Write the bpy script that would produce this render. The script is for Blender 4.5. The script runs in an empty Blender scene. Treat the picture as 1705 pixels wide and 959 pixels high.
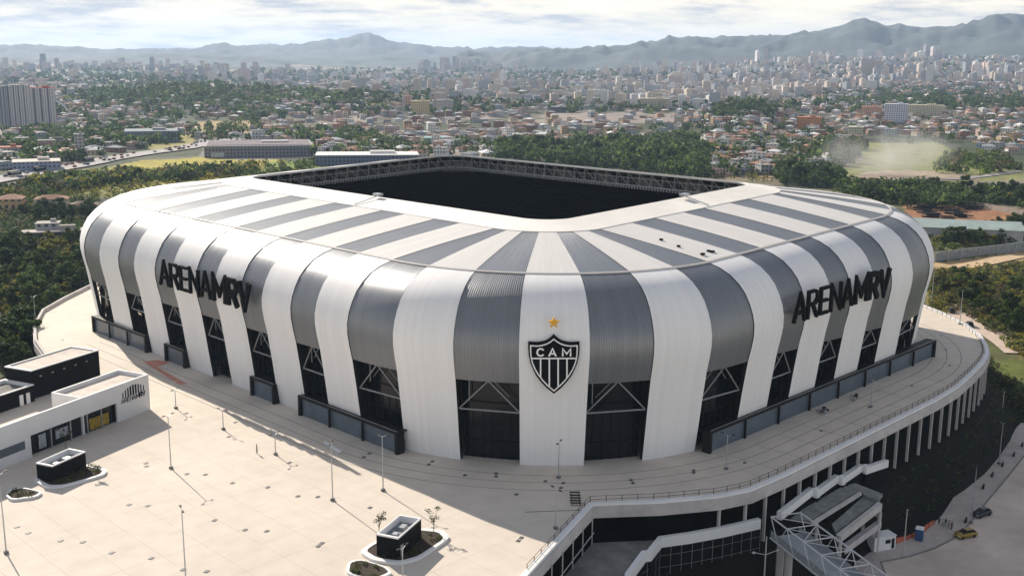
import bpy, bmesh, math, random
import numpy as np
from mathutils import Vector, Matrix
random.seed(7); RNG = np.random.default_rng(7)
scn = bpy.context.scene
col = scn.collection

# ------------------------------------------------------------------ camera
CX, CY, CZ = -165.418, -153.928, 68.709
YAW, PITCH, ROLL, FPX = 0.779868, 0.207680, 0.007239, 1798.04
FW = np.array([math.cos(PITCH)*math.cos(YAW), math.cos(PITCH)*math.sin(YAW), -math.sin(PITCH)])
RT0 = np.array([math.sin(YAW), -math.cos(YAW), 0.0]); UP0 = np.cross(RT0, FW)
RT = RT0*math.cos(ROLL)+UP0*math.sin(ROLL); UP = -RT0*math.sin(ROLL)+UP0*math.cos(ROLL)
CAMP = np.array([CX, CY, CZ])
cd = bpy.data.cameras.new('camera'); cam = bpy.data.objects.new('camera', cd); col.objects.link(cam)
cd.sensor_width = 36.0; cd.lens = 36.0*FPX/1705.0; cd.clip_start = 1.0; cd.clip_end = 60000.0
m = Matrix(((RT[0], UP[0], -FW[0], CX), (RT[1], UP[1], -FW[1], CY), (RT[2], UP[2], -FW[2], CZ), (0, 0, 0, 1)))
cam.matrix_world = m
scn.camera = cam

# ------------------------------------------------------------------ light
SUN_EL, SUN_DX, SUN_DY = math.radians(29), 0.17, 1.0       # the sun stands behind the stadium
saz = math.atan2(SUN_DX, SUN_DY)                           # from +Y towards +X
world = bpy.data.worlds.new('World'); scn.world = world; world.use_nodes = True
wn = world.node_tree.nodes; wl = world.node_tree.links; wn.clear()
wout = wn.new('ShaderNodeOutputWorld'); wbg = wn.new('ShaderNodeBackground'); wbg.inputs['Strength'].default_value = 0.075
sky = wn.new('ShaderNodeTexSky'); sky.sky_type = 'NISHITA'; sky.sun_disc = False
sky.sun_elevation = SUN_EL; sky.sun_rotation = saz; sky.air_density = 1.0; sky.dust_density = 0.6; sky.ozone_density = 4.5
wtc = wn.new('ShaderNodeTexCoord')
def wmath(op, a, b=None, c=None):
    n = wn.new('ShaderNodeMath'); n.operation = op
    for i, v in enumerate((a, b, c)):
        if v is None: continue
        if isinstance(v, (int, float)): n.inputs[i].default_value = v
        else: wl.new(v, n.inputs[i])
    return n.outputs[0]
sep = wn.new('ShaderNodeSeparateXYZ'); wl.new(wtc.outputs['Generated'], sep.inputs[0])
den = wmath('ADD', wmath('MAXIMUM', sep.outputs['Z'], 0.0), 0.11)
cmb = wn.new('ShaderNodeCombineXYZ')
wl.new(wmath('DIVIDE', sep.outputs['X'], den), cmb.inputs[0]); wl.new(wmath('DIVIDE', sep.outputs['Y'], den), cmb.inputs[1])
def wnoise(scale, det, rough, off):
    mp = wn.new('ShaderNodeMapping'); mp.inputs['Location'].default_value = (off, off*0.7, 0); wl.new(cmb.outputs[0], mp.inputs[0])
    n = wn.new('ShaderNodeTexNoise'); n.inputs['Scale'].default_value = scale; n.inputs['Detail'].default_value = det; n.inputs['Roughness'].default_value = rough
    wl.new(mp.outputs[0], n.inputs['Vector']); return n.outputs['Fac']
def wramp(f, stops):
    r = wn.new('ShaderNodeValToRGB'); wl.new(f, r.inputs[0])
    e = r.color_ramp.elements
    while len(e) < len(stops): e.new(0.5)
    for i, (p, c) in enumerate(stops): e[i].position = p; e[i].color = (c[0], c[1], c[2], 1)
    return r.outputs['Color']
cov = wramp(wnoise(0.75, 8, 0.6, 3.1), [(0.38, (0,)*3), (0.52, (1,)*3)])            # cloud cover
shade = wramp(wnoise(1.5, 10, 0.62, 4.3), [(0.37, (5.8, 5.8, 6.0)), (0.44, (9.2, 8.5, 7.4)), (0.51, (11.6, 10.4, 8.2)), (0.62, (12.8, 11.4, 9.0))])
# more cover towards the horizon, blue gaps overhead
hz = wmath('SUBTRACT', 1.25, wmath('MULTIPLY', wmath('MAXIMUM', sep.outputs['Z'], 0.0), 5.0))
cv = wmath('MINIMUM', 1.0, wmath('ADD', wmath('MULTIPLY', cov, 0.30), wmath('MAXIMUM', hz, 0.0)))
mx = wn.new('ShaderNodeMix'); mx.data_type = 'RGBA'; wl.new(cv, mx.inputs['Factor']); wl.new(sky.outputs[0], mx.inputs[6]); wl.new(shade, mx.inputs[7])
wl.new(mx.outputs[2], wbg.inputs['Color']); wl.new(wbg.outputs[0], wout.inputs['Surface'])
sd = bpy.data.lights.new('sun', 'SUN'); sd.energy = 5.0; sd.angle = math.radians(0.5); sd.color = (1.0, 0.90, 0.76)
sun = bpy.data.objects.new('sun', sd); col.objects.link(sun)
sv = Vector((math.sin(saz)*math.cos(SUN_EL), math.cos(saz)*math.cos(SUN_EL), math.sin(SUN_EL)))
sun.rotation_euler = sv.to_track_quat('Z', 'Y').to_euler()
scn.view_settings.view_transform = 'Standard'; scn.view_settings.look = 'None'
scn.view_settings.exposure = 0.5; scn.view_settings.gamma = 1.0; scn.view_settings.use_curve_mapping = False
scn.cycles.max_bounces = 6; scn.cycles.diffuse_bounces = 3; scn.cycles.glossy_bounces = 3; scn.cycles.volume_bounces = 1
scn.cycles.volume_max_steps = 64; scn.cycles.transparent_max_bounces = 6

# ------------------------------------------------------------------ where a line of sight meets a real surface
def ray(px, py): return FW+RT*(px-852.5)/FPX+UP*(479.5-py)/FPX
def at(px, py, z=0.0):
    d = ray(px, py); t = (z-CZ)/d[2]; return CAMP+d*t
def on_plane(px, py, p0, n):
    d = ray(px, py); n = np.array(n, float); t = ((np.array(p0)-CAMP)@n)/(d@n); return CAMP+d*t
def to_px(P):
    P = np.asarray(P, float); d = P-CAMP; z = d@FW; z = np.where(z < 1, 1, z)
    return 852.5+FPX*(d@RT)/z, 479.5-FPX*(d@UP)/z

# ------------------------------------------------------------------ helpers
def tag(o, label=None, cat=None, group=None, kind=None):
    if label: o['label'] = label
    if cat: o['category'] = cat
    if group: o['group'] = group
    if kind: o['kind'] = kind
    return o
def thing(name, label, cat, loc=(0, 0, 0), rz=0.0, group=None):
    o = bpy.data.objects.new(name, None); col.objects.link(o); o.location = loc; o.rotation_euler = (0, 0, rz)
    o.empty_display_size = 0.5
    return tag(o, label, cat, group)
class MB:
    def __init__(s): s.v = []; s.f = []; s.mi = []; s.uv = []; s.col = []; s.use_uv = False; s.use_col = False
    def face(s, pts, mi=0, uv=None, c=None):
        i = len(s.v); s.v.extend([tuple(p) for p in pts]); s.f.append(tuple(range(i, i+len(pts)))); s.mi.append(mi)
        if uv is not None: s.use_uv = True
        s.uv.extend(uv if uv is not None else [(0, 0)]*len(pts))
        if c is not None: s.use_col = True
        s.col.extend([c if c is not None else (1, 1, 1)]*len(pts))
    def grid(s, P, mi=0, UV=None, flip=False):
        # P[i][j] shared-vertex grid
        n, k = len(P), len(P[0]); b = len(s.v)
        for r in P: s.v.extend([tuple(p) for p in r])
        for i in range(n-1):
            for j in range(k-1):
                q = [(i, j), (i+1, j), (i+1, j+1), (i, j+1)]
                if flip: q = q[::-1]
                s.f.append(tuple(b+a*k+c for a, c in q)); s.mi.append(mi)
                if UV is not None: s.use_uv = True; s.uv.extend([tuple(UV[a][c]) for a, c in q])
                else: s.uv.extend([(0, 0)]*4)
                s.col.extend([(1, 1, 1)]*4)
    def box(s, c, size, rz=0.0, mi=0, col_=None, uvs=False, top=None, bottom=True):
        x, y, z = size[0]/2, size[1]/2, size[2]/2; ca, sa = math.cos(rz), math.sin(rz)
        def T(a, b, h): return (c[0]+a*ca-b*sa, c[1]+a*sa+b*ca, c[2]+h)
        co = [(-x, -y), (x, -y), (x, y), (-x, y)]
        for i in range(4):
            a, b = co[i], co[(i+1) % 4]; L = math.dist(a, b)
            s.face([T(a[0], a[1], -z), T(b[0], b[1], -z), T(b[0], b[1], z), T(a[0], a[1], z)], mi, [(0, 0), (L, 0), (L, 2*z), (0, 2*z)] if uvs else None, col_)
        s.face([T(p[0], p[1], z) for p in co], mi if top is None else top[0], [(0, -1)]*4 if uvs else None, col_ if top is None else top[1])
        if bottom: s.face([T(p[0], p[1], -z) for p in co[::-1]], mi, [(0, -1)]*4 if uvs else None, col_)
    def prism(s, poly, z0, z1, mi=0, top_mi=None, bottom=True, cap=True):
        n = len(poly); a = sum(poly[i][0]*poly[(i+1) % n][1]-poly[(i+1) % n][0]*poly[i][1] for i in range(n))
        if a < 0: poly = poly[::-1]
        for i in range(n):
            p, q = poly[i], poly[(i+1) % n]
            s.face([(p[0], p[1], z0), (q[0], q[1], z0), (q[0], q[1], z1), (p[0], p[1], z1)], mi)
        if cap: s.face([(p[0], p[1], z1) for p in poly], mi if top_mi is None else top_mi)
        if bottom: s.face([(p[0], p[1], z0) for p in poly[::-1]], mi)
    def tube(s, a, b, r, n=6, r2=None, mi=0, cap=True):
        a, b = Vector(a), Vector(b); d = (b-a); 
        if d.length < 1e-6: return
        d.normalize(); u = d.orthogonal().normalized(); w = d.cross(u); r2 = r if r2 is None else r2
        A = [a+(u*math.cos(2*math.pi*i/n)+w*math.sin(2*math.pi*i/n))*r for i in range(n)]
        B = [b+(u*math.cos(2*math.pi*i/n)+w*math.sin(2*math.pi*i/n))*r2 for i in range(n)]
        for i in range(n): s.face([A[i], A[(i+1) % n], B[(i+1) % n], B[i]], mi)
        if cap: s.face(A[::-1], mi); s.face(B, mi)
    def build(s, name, mats, parent=None, smooth=False):
        me = bpy.data.meshes.new(name)
        nv, nf = len(s.v), len(s.f)
        me.vertices.add(nv); me.vertices.foreach_set('co', np.array(s.v, dtype=np.float32).ravel())
        lens = np.array([len(f) for f in s.f], dtype=np.int32); tot = int(lens.sum())
        me.loops.add(tot); me.loops.foreach_set('vertex_index', np.array([i for f in s.f for i in f], dtype=np.int32))
        me.polygons.add(nf); st = np.zeros(nf, dtype=np.int32); st[1:] = np.cumsum(lens)[:-1]
        me.polygons.foreach_set('loop_start', st); me.polygons.foreach_set('loop_total', lens)
        me.polygons.foreach_set('material_index', np.array(s.mi, dtype=np.int32))
        me.polygons.foreach_set('use_smooth', np.full(nf, bool(smooth)))
        if s.use_uv:
            u = me.uv_layers.new(name='UVMap'); u.data.foreach_set('uv', np.array(s.uv, dtype=np.float32).ravel())
        if s.use_col:
            a = me.color_attributes.new('Col', 'FLOAT_COLOR', 'CORNER')
            c = np.ones((tot, 4), dtype=np.float32); c[:, :3] = np.array([list(q)[:3] for q in s.col], dtype=np.float32); a.data.foreach_set('color', c.ravel())
        me.update(calc_edges=True)
        for mm in (mats if isinstance(mats, (list, tuple)) else [mats]): me.materials.append(mm)
        o = bpy.data.objects.new(name, me); col.objects.link(o)
        if parent is not None: o.parent = parent
        return o
def copy_tree(o, parent=None):
    c = o.copy(); col.objects.link(c)
    if parent is not None: c.parent = parent
    for ch in list(KIDS.get(o.name, [])): copy_tree_child(ch, c)
    return c
def copy_tree_child(ch, par):
    c = ch.copy(); col.objects.link(c); c.parent = par
    for g in list(ch.children): copy_tree_child(g, c)
def dup(o, loc, rz, label=None, s=None, group=None, kids=None):
    c = o.copy(); col.objects.link(c); c.location = loc; c.rotation_euler = (0, 0, rz)
    if label: c['label'] = label
    if group: c['group'] = group
    if s is not None: c.scale = s if isinstance(s, (tuple, list)) else (s, s, s)
    for ch in (kids if kids is not None else []): copy_tree_child(ch, c)
    return c

# ------------------------------------------------------------------ materials
MATS = {}
def mat(name, c, rough=0.7, metal=0.0, var=0.12, vs=0.6, bump=0.0, bs=3.0, spec=0.5, big=0.0, bigs=0.03):
    if name in MATS: return MATS[name]
    m = bpy.data.materials.new(name); m.use_nodes = True; N = m.node_tree.nodes; L = m.node_tree.links
    b = N['Principled BSDF']; b.inputs['Roughness'].default_value = rough; b.inputs['Metallic'].default_value = metal
    b.inputs['Specular IOR Level'].default_value = spec
    tc = N.new('ShaderNodeTexCoord')
    n = N.new('ShaderNodeTexNoise'); n.inputs['Scale'].default_value = vs; n.inputs['Detail'].default_value = 6; L.new(tc.outputs['Object'], n.inputs['Vector'])
    mr = N.new('ShaderNodeMapRange'); mr.inputs[1].default_value = 0.3; mr.inputs[2].default_value = 0.7; mr.inputs[3].default_value = 1-var; mr.inputs[4].default_value = 1+var; L.new(n.outputs['Fac'], mr.inputs[0])
    fac = mr.outputs[0]
    if big > 0:
        n2 = N.new('ShaderNodeTexNoise'); n2.inputs['Scale'].default_value = bigs; n2.inputs['Detail'].default_value = 4; L.new(tc.outputs['Object'], n2.inputs['Vector'])
        m2 = N.new('ShaderNodeMapRange'); m2.inputs[1].default_value = 0.3; m2.inputs[2].default_value = 0.7; m2.inputs[3].default_value = 1-big; m2.inputs[4].default_value = 1+big; L.new(n2.outputs['Fac'], m2.inputs[0])
        mm = N.new('ShaderNodeMath'); mm.operation = 'MULTIPLY'; L.new(fac, mm.inputs[0]); L.new(m2.outputs[0], mm.inputs[1]); fac = mm.outputs[0]
    v = N.new('ShaderNodeVectorMath'); v.operation = 'SCALE'; v.inputs[0].default_value = c; L.new(fac, v.inputs['Scale']); L.new(v.outputs[0], b.inputs['Base Color'])
    if bump > 0:
        nb = N.new('ShaderNodeTexNoise'); nb.inputs['Scale'].default_value = bs; nb.inputs['Detail'].default_value = 5; L.new(tc.outputs['Object'], nb.inputs['Vector'])
        bp = N.new('ShaderNodeBump'); bp.inputs['Strength'].default_value = bump; bp.inputs['Distance'].default_value = 0.1; L.new(nb.outputs['Fac'], bp.inputs['Height']); L.new(bp.outputs[0], b.inputs['Normal'])
    MATS[name] = m; return m
def ribbed(name, c, rough, metal, spec=0.5, ribs=2.35, strength=0.5, var=0.06, dist=0.06, groove=0.28):
    """standing seam sheet: ribs run up the profile (UV v), spaced along UV u; long sheets differ slightly"""
    m = bpy.data.materials.new(name); m.use_nodes = True; N = m.node_tree.nodes; L = m.node_tree.links
    b = N['Principled BSDF']; b.inputs['Metallic'].default_value = metal; b.inputs['Specular IOR Level'].default_value = spec
    uv = N.new('ShaderNodeUVMap'); sp = N.new('ShaderNodeSeparateXYZ'); L.new(uv.outputs[0], sp.inputs[0])
    def M(op, a, b_=None):
        n = N.new('ShaderNodeMath'); n.operation = op
        for i, q in enumerate((a, b_)):
            if q is None: continue
            if isinstance(q, (int, float)): n.inputs[i].default_value = q
            else: L.new(q, n.inputs[i])
        return n.outputs[0]
    ph = M('MULTIPLY', sp.outputs[0], ribs); s = M('SINE', M('MULTIPLY', ph, 2*math.pi)); h = M('POWER', M('ABSOLUTE', s), 1.0)
    h = M('ADD', M('MULTIPLY', s, 0.5), 0.5)
    bp = N.new('ShaderNodeBump'); bp.inputs['Strength'].default_value = strength; bp.inputs['Distance'].default_value = dist; L.new(h, bp.inputs['Height'])
    tc = N.new('ShaderNodeTexCoord')
    nz = N.new('ShaderNodeTexNoise'); nz.inputs['Scale'].default_value = 0.25; nz.inputs['Detail'].default_value = 3; L.new(tc.outputs['Object'], nz.inputs['Vector'])
    bp2 = N.new('ShaderNodeBump'); bp2.inputs['Strength'].default_value = 0.25; bp2.inputs['Distance'].default_value = 0.12; L.new(nz.outputs['Fac'], bp2.inputs['Height']); L.new(bp.outputs[0], bp2.inputs['Normal'])
    L.new(bp2.outputs[0], b.inputs['Normal'])
    wn_ = N.new('ShaderNodeTexWhiteNoise'); wn_.noise_dimensions = '1D'; L.new(M('FLOOR', M('MULTIPLY', ph, 0.5)), wn_.inputs['W'])
    n3 = N.new('ShaderNodeTexNoise'); n3.inputs['Scale'].default_value = 1.0; n3.inputs['Detail'].default_value = 6
    mp = N.new('ShaderNodeMapping'); mp.inputs['Scale'].default_value = (0.8, 0.07, 1); L.new(uv.outputs[0], mp.inputs[0]); L.new(mp.outputs[0], n3.inputs['Vector'])
    f = M('ADD', 1.0-var*1.5, M('ADD', M('MULTIPLY', wn_.outputs['Value'], var), M('MULTIPLY', n3.outputs['Fac'], var*2)))
    dark = M('SUBTRACT', 1.0, M('MULTIPLY', M('POWER', M('SUBTRACT', 1.0, h), 6.0), groove)); f = M('MULTIPLY', f, dark)
    v = N.new('ShaderNodeVectorMath'); v.operation = 'SCALE'; v.inputs[0].default_value = c; L.new(f, v.inputs['Scale']); L.new(v.outputs[0], b.inputs['Base Color'])
    L.new(M('ADD', rough-0.08, M('MULTIPLY', n3.outputs['Fac'], 0.16)), b.inputs['Roughness'])
    MATS[name] = m; return m
def smooth(a, b, x): t = np.clip((x-a)/(b-a), 0, 1); return t*t*(3-2*t)
# value noise for terrain
_tab = RNG.random((256, 256))
def vnoise(x, y):
    xi = np.floor(x).astype(int); yi = np.floor(y).astype(int); fx = x-xi; fy = y-yi
    fx = fx*fx*(3-2*fx); fy = fy*fy*(3-2*fy)
    a = _tab[xi % 256, yi % 256]; b = _tab[(xi+1) % 256, yi % 256]; c = _tab[xi % 256, (yi+1) % 256]; d = _tab[(xi+1) % 256, (yi+1) % 256]
    return (a*(1-fx)+b*fx)*(1-fy)+(c*(1-fx)+d*fx)*fy
def fbm(x, y, o=4):
    s = 0; a = 0.5
    for i in range(o): s = s+a*vnoise(x*2**i+i*17.3, y*2**i+i*9.1); a *= 0.5
    return s
# ================================================================== TERRAIN
PLZ = [(-26, 165), (-40, 152), (-50.5, 141), (-59, 125.5), (-65, 110), (-69.5, 92), (-78, 82), (-100, 76), (-150, 60), (-190, 40), (-190, -107),
       (-165, -98.5), (-115, -79), (-67, -60), (-42.8, -50.7), (-34, -57.7), (-25.5, -63), (-19.7, -65), (-10, -65.5), (50, -65.5), (62, -64.8), (74, -63), (86, -60.8), (95, -58.4),
       (103, -54.8), (112, -49.5), (121, -42), (129, -33), (135, -24), (141, -12), (145, 10), (146, 60), (142, 100), (130, 130), (112, 150), (85, 164), (50, 171), (10, 172)]
PA = np.array(PLZ, float)
def sdist(x, y, poly=PA):
    x = np.asarray(x, float); y = np.asarray(y, float); d = np.full(x.shape, 1e9); ins = np.zeros(x.shape, bool); n = len(poly)
    for i in range(n):
        a = poly[i]; b = poly[(i+1) % n]; e = b-a; wx = x-a[0]; wy = y-a[1]
        t = np.clip((wx*e[0]+wy*e[1])/(e@e), 0, 1); d = np.minimum(d, np.hypot(wx-e[0]*t, wy-e[1]*t))
        c = ((a[1] > y) != (b[1] > y)) & (x < (b[0]-a[0])*(y-a[1])/((b[1]-a[1]) if b[1] != a[1] else 1e-9)+a[0]); ins ^= c
    return np.where(ins, -d, d)
def inpoly(x, y, poly):
    x = np.asarray(x, float); y = np.asarray(y, float); ins = np.zeros(x.shape, bool); n = len(poly)
    for i in range(n):
        a = poly[i]; b = poly[(i+1) % n]
        ins ^= ((a[1] > y) != (b[1] > y)) & (x < (b[0]-a[0])*(y-a[1])/((b[1]-a[1]) if b[1] != a[1] else 1e-9)+a[0])
    return ins
def az_px(x, y):
    """heading as the photo column it lies under"""
    a = np.arctan2(y-CY, x-CX)-YAW; a = (a+np.pi) % (2*np.pi)-np.pi; a = np.clip(a, -1.3, 1.3); return 852.5-FPX*np.tan(a)/math.cos(PITCH)*0.985
def terrain(x, y):
    x = np.asarray(x, float); y = np.asarray(y, float)
    d = np.hypot(x-CX, y-CY); X = az_px(x, y)
    near = d < 900
    s = np.where(near, 0.0, 400.0)
    if near.any(): s = s.copy(); s[near] = sdist(x[near], y[near])
    low = -18+5*smooth(90, 150, x)*(1-smooth(250, 400, d-100)); right = -10-(-10-low)*smooth(0, 9, s)
    left = -6-12*smooth(0, 45, s)
    wl_ = smooth(-20, 10, y-60+(-x-20)*0.5)*(x < 20)
    h = right*(1-wl_)+left*wl_
    h = np.where(s < 0, -10.0, h)
    rough_ = smooth(15, 60, s)*(1-smooth(400, 700, d)*0.0)
    h = h+rough_*(fbm(x/38, y/38, 3)-0.45)*2.2*smooth(60, 200, s)
    h = h-6*smooth(900, 1600, d)
    h = h+smooth(1300, 2400, d)*(fbm(x/620+5, y/620+3, 4)-0.42)*np.clip(d/2400, 0, 2.2)*34
    # rising ground: right hand hillside, wooded ridge at the left, far city shelf
    R = smooth(850, 1450, X)
    h = h+R*(105*smooth(2700, 6800, d)+18*np.exp(-((d-2100)/420)**2))
    h = h+30*np.exp(-((d-2500)/420)**2-((X-310)/190)**2)
    h = h+16*np.exp(-((d-2150)/300)**2-((X-620)/160)**2)
    h = h+26*np.exp(-((d-1650)/260)**2-((X-1235)/70)**2)
    h = h+22*np.exp(-((d-2600)/380)**2-((X-1600)/170)**2)
    h = h+(1-R)*28*smooth(4200, 7500, d)
    return h
def ground(pxs, pys):
    """first point of the terrain met by each line of sight"""
    pxs = np.atleast_1d(np.asarray(pxs, float)); pys = np.atleast_1d(np.asarray(pys, float)); n = len(pxs)
    D = FW[None]+RT[None]*((pxs-852.5)/FPX)[:, None]+UP[None]*((479.5-pys)/FPX)[:, None]
    out = np.full((n, 3), np.nan); act = np.arange(n); prev = np.full(n, 1.0); pt = 120.0
    for t in np.geomspace(120, 14500, 360):
        P = CAMP[None]+D[act]*t; g = P[:, 2]-tz(P[:, 0], P[:, 1]); hit = g < 0
        if hit.any():
            i = act[hit]; f = prev[i]/(prev[i]-g[hit]+1e-9); tt = pt+(t-pt)*f; Q = CAMP[None]+D[i]*tt[:, None]; Q[:, 2] = tz(Q[:, 0], Q[:, 1]); out[i] = Q
        prev[act] = g; act = act[~hit]; pt = t
        if len(act) == 0: break
    return out
def gp(px, py): return ground([px], [py])[0]

# ground colours by land use; outlines follow real fields, lots and clearings
ZONES = [
 ([(0, 600), (0, 395), (150, 395), (170, 480), (60, 545), (60, 600)], (0.055, 0.06, 0.02)),
 ([(100, 496), (150, 455), (170, 470), (170, 490), (120, 500)], (0.26, 0.13, 0.08)),
 ([(0, 395), (0, 300), (210, 290), (200, 330), (140, 395)], (0.05, 0.06, 0.03)),
 ([(165, 305), (170, 282), (230, 268), (330, 262), (430, 264), (505, 272), (560, 282), (430, 305), (200, 340)], (0.36, 0.31, 0.05)),
 ([(430, 290), (445, 270), (520, 268), (560, 282)], (0.20, 0.27, 0.05)),
 ([(0, 345), (40, 305), (120, 282), (230, 280), (210, 330), (60, 330)], (0.20, 0.20, 0.05)),
 ([(310, 214), (330, 202), (440, 200), (430, 218), (340, 232)], (0.36, 0.27, 0.13)),
 ([(215, 240), (270, 230), (330, 222), (320, 245), (260, 250)], (0.28, 0.25, 0.08)),
 ([(330, 262), (345, 240), (520, 238), (530, 262), (420, 268)], (0.22, 0.21, 0.21)),
 ([(560, 250), (700, 240), (830, 235), (840, 262), (700, 266), (560, 272)], (0.26, 0.21, 0.16)),
 ([(1170, 300), (1180, 262), (1240, 255), (1380, 285), (1380, 305), (1300, 300)], (0.24, 0.19, 0.12)),
 ([(1395, 305), (1385, 290), (1440, 262), (1420, 240), (1560, 236), (1620, 270), (1705, 275), (1705, 300), (1500, 306)], (0.22, 0.23, 0.085)),
 ([(1440, 286), (1530, 284), (1600, 290), (1640, 300), (1400, 304)], (0.36, 0.29, 0.22)),
 ([(1500, 400), (1505, 320), (1705, 330), (1705, 352), (1640, 378), (1540, 385)], (0.31, 0.155, 0.08)),
 ([(1510, 345), (1515, 326), (1705, 338), (1705, 350), (1600, 342)], (0.30, 0.25, 0.19)),
 ([(1540, 458), (1545, 440), (1660, 425), (1705, 418), (1705, 440), (1650, 452), (1580, 462)], (0.42, 0.30, 0.16)),
 ([(1540, 520), (1545, 452), (1705, 432), (1705, 600), (1640, 560)], (0.17, 0.15, 0.055)),
 ([(1640, 640), (1620, 600), (1705, 600), (1705, 650)], (0.11, 0.13, 0.03)),
]
def zone_colour(x, y, z, d):
    X, Y = to_px(np.stack([x, y, z], -1))
    n1 = fbm(x/90, y/90, 4); n2 = fbm(x/22+9, y/22, 3)
    city = np.stack([0.22+0.14*n1, 0.19+0.11*n1, 0.165+0.09*n1], -1); green = np.stack([0.035+0.04*n2, 0.05+0.04*n2, 0.024+0.02*n2], -1)
    gcov = smooth(0.40, 0.50, fbm(x/240+31, y/240+7, 4))
    c = city*(1-gcov[:, None])+green*gcov[:, None]
    nearc = np.stack([0.075+0.05*n2, 0.08+0.05*n2, 0.03+0.02*n2], -1); k = (1-smooth(650, 1000, d))[:, None]; c = nearc*k+c*(1-k)
    wood = np.exp(-((d-2450)/420)**2-((X-310)/190)**2); wood = smooth(0.25, 0.6, wood)[:, None]; c = c*(1-wood)+np.array([0.04, 0.06, 0.035])*wood
    for poly, cc in ZONES:
        mski = inpoly(X+(n2-0.45)*10, Y+(n1-0.45)*5, poly) & (d > 120)
        jit = (0.75+0.55*n2)[:, None]; c = np.where(mski[:, None], np.array(cc)*jit, c)
    dark = (sdist(x, y) < 12) & (d < 500) & (y < 20) & (x > -60); c = np.where((dark)[:, None], np.array([0.008, 0.008, 0.006]), c)  # shade under and beside the deck edge painted near-black into the ground
    return c
az = np.radians(np.arange(-46, 46.01, 0.115)); dd = [22.0]
while dd[-1] < 15500: dd.append(dd[-1]*1.0125)
dd = np.array(dd); AZ, DD = np.meshgrid(az, dd)
gx = CX+DD*np.cos(YAW+AZ); gy = CY+DD*np.sin(YAW+AZ); gz = terrain(gx.ravel(), gy.ravel()).reshape(gx.shape)
nr, nc = gx.shape
def tz(x, y):
    """height of the finished terrain sheet"""
    x = np.asarray(x, float); y = np.asarray(y, float); d = np.hypot(x-CX, y-CY); a = np.arctan2(y-CY, x-CX)-YAW; a = (a+np.pi) % (2*np.pi)-np.pi
    i = np.clip(np.log(np.maximum(d, 22.0)/22.0)/math.log(1.0125), 0, nr-1.001); j = np.clip((a-az[0])/(az[1]-az[0]), 0, nc-1.001); i0 = i.astype(int); j0 = j.astype(int); fi = i-i0; fj = j-j0
    return (gz[i0, j0]*(1-fi)+gz[i0+1, j0]*fi)*(1-fj)+(gz[i0, j0+1]*(1-fi)+gz[i0+1, j0+1]*fi)*fj
me = bpy.data.meshes.new('terrain'); co = np.stack([gx, gy, gz], -1).reshape(-1, 3).astype(np.float32)
idx = np.arange(nr*nc).reshape(nr, nc); q = np.stack([idx[:-1, 1:], idx[:-1, :-1], idx[1:, :-1], idx[1:, 1:]], -1).reshape(-1, 4)
me.vertices.add(len(co)); me.vertices.foreach_set('co', co.ravel()); me.loops.add(q.size); me.loops.foreach_set('vertex_index', q.ravel().astype(np.int32))
me.polygons.add(len(q)); me.polygons.foreach_set('loop_start', (np.arange(len(q))*4).astype(np.int32)); me.polygons.foreach_set('loop_total', np.full(len(q), 4, np.int32)); me.polygons.foreach_set('use_smooth', np.ones(len(q), bool))
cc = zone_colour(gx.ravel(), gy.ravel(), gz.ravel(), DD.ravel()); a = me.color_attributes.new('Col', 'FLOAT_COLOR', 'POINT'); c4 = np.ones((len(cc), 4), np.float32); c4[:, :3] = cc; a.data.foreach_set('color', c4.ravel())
me.update(calc_edges=True)
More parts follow.
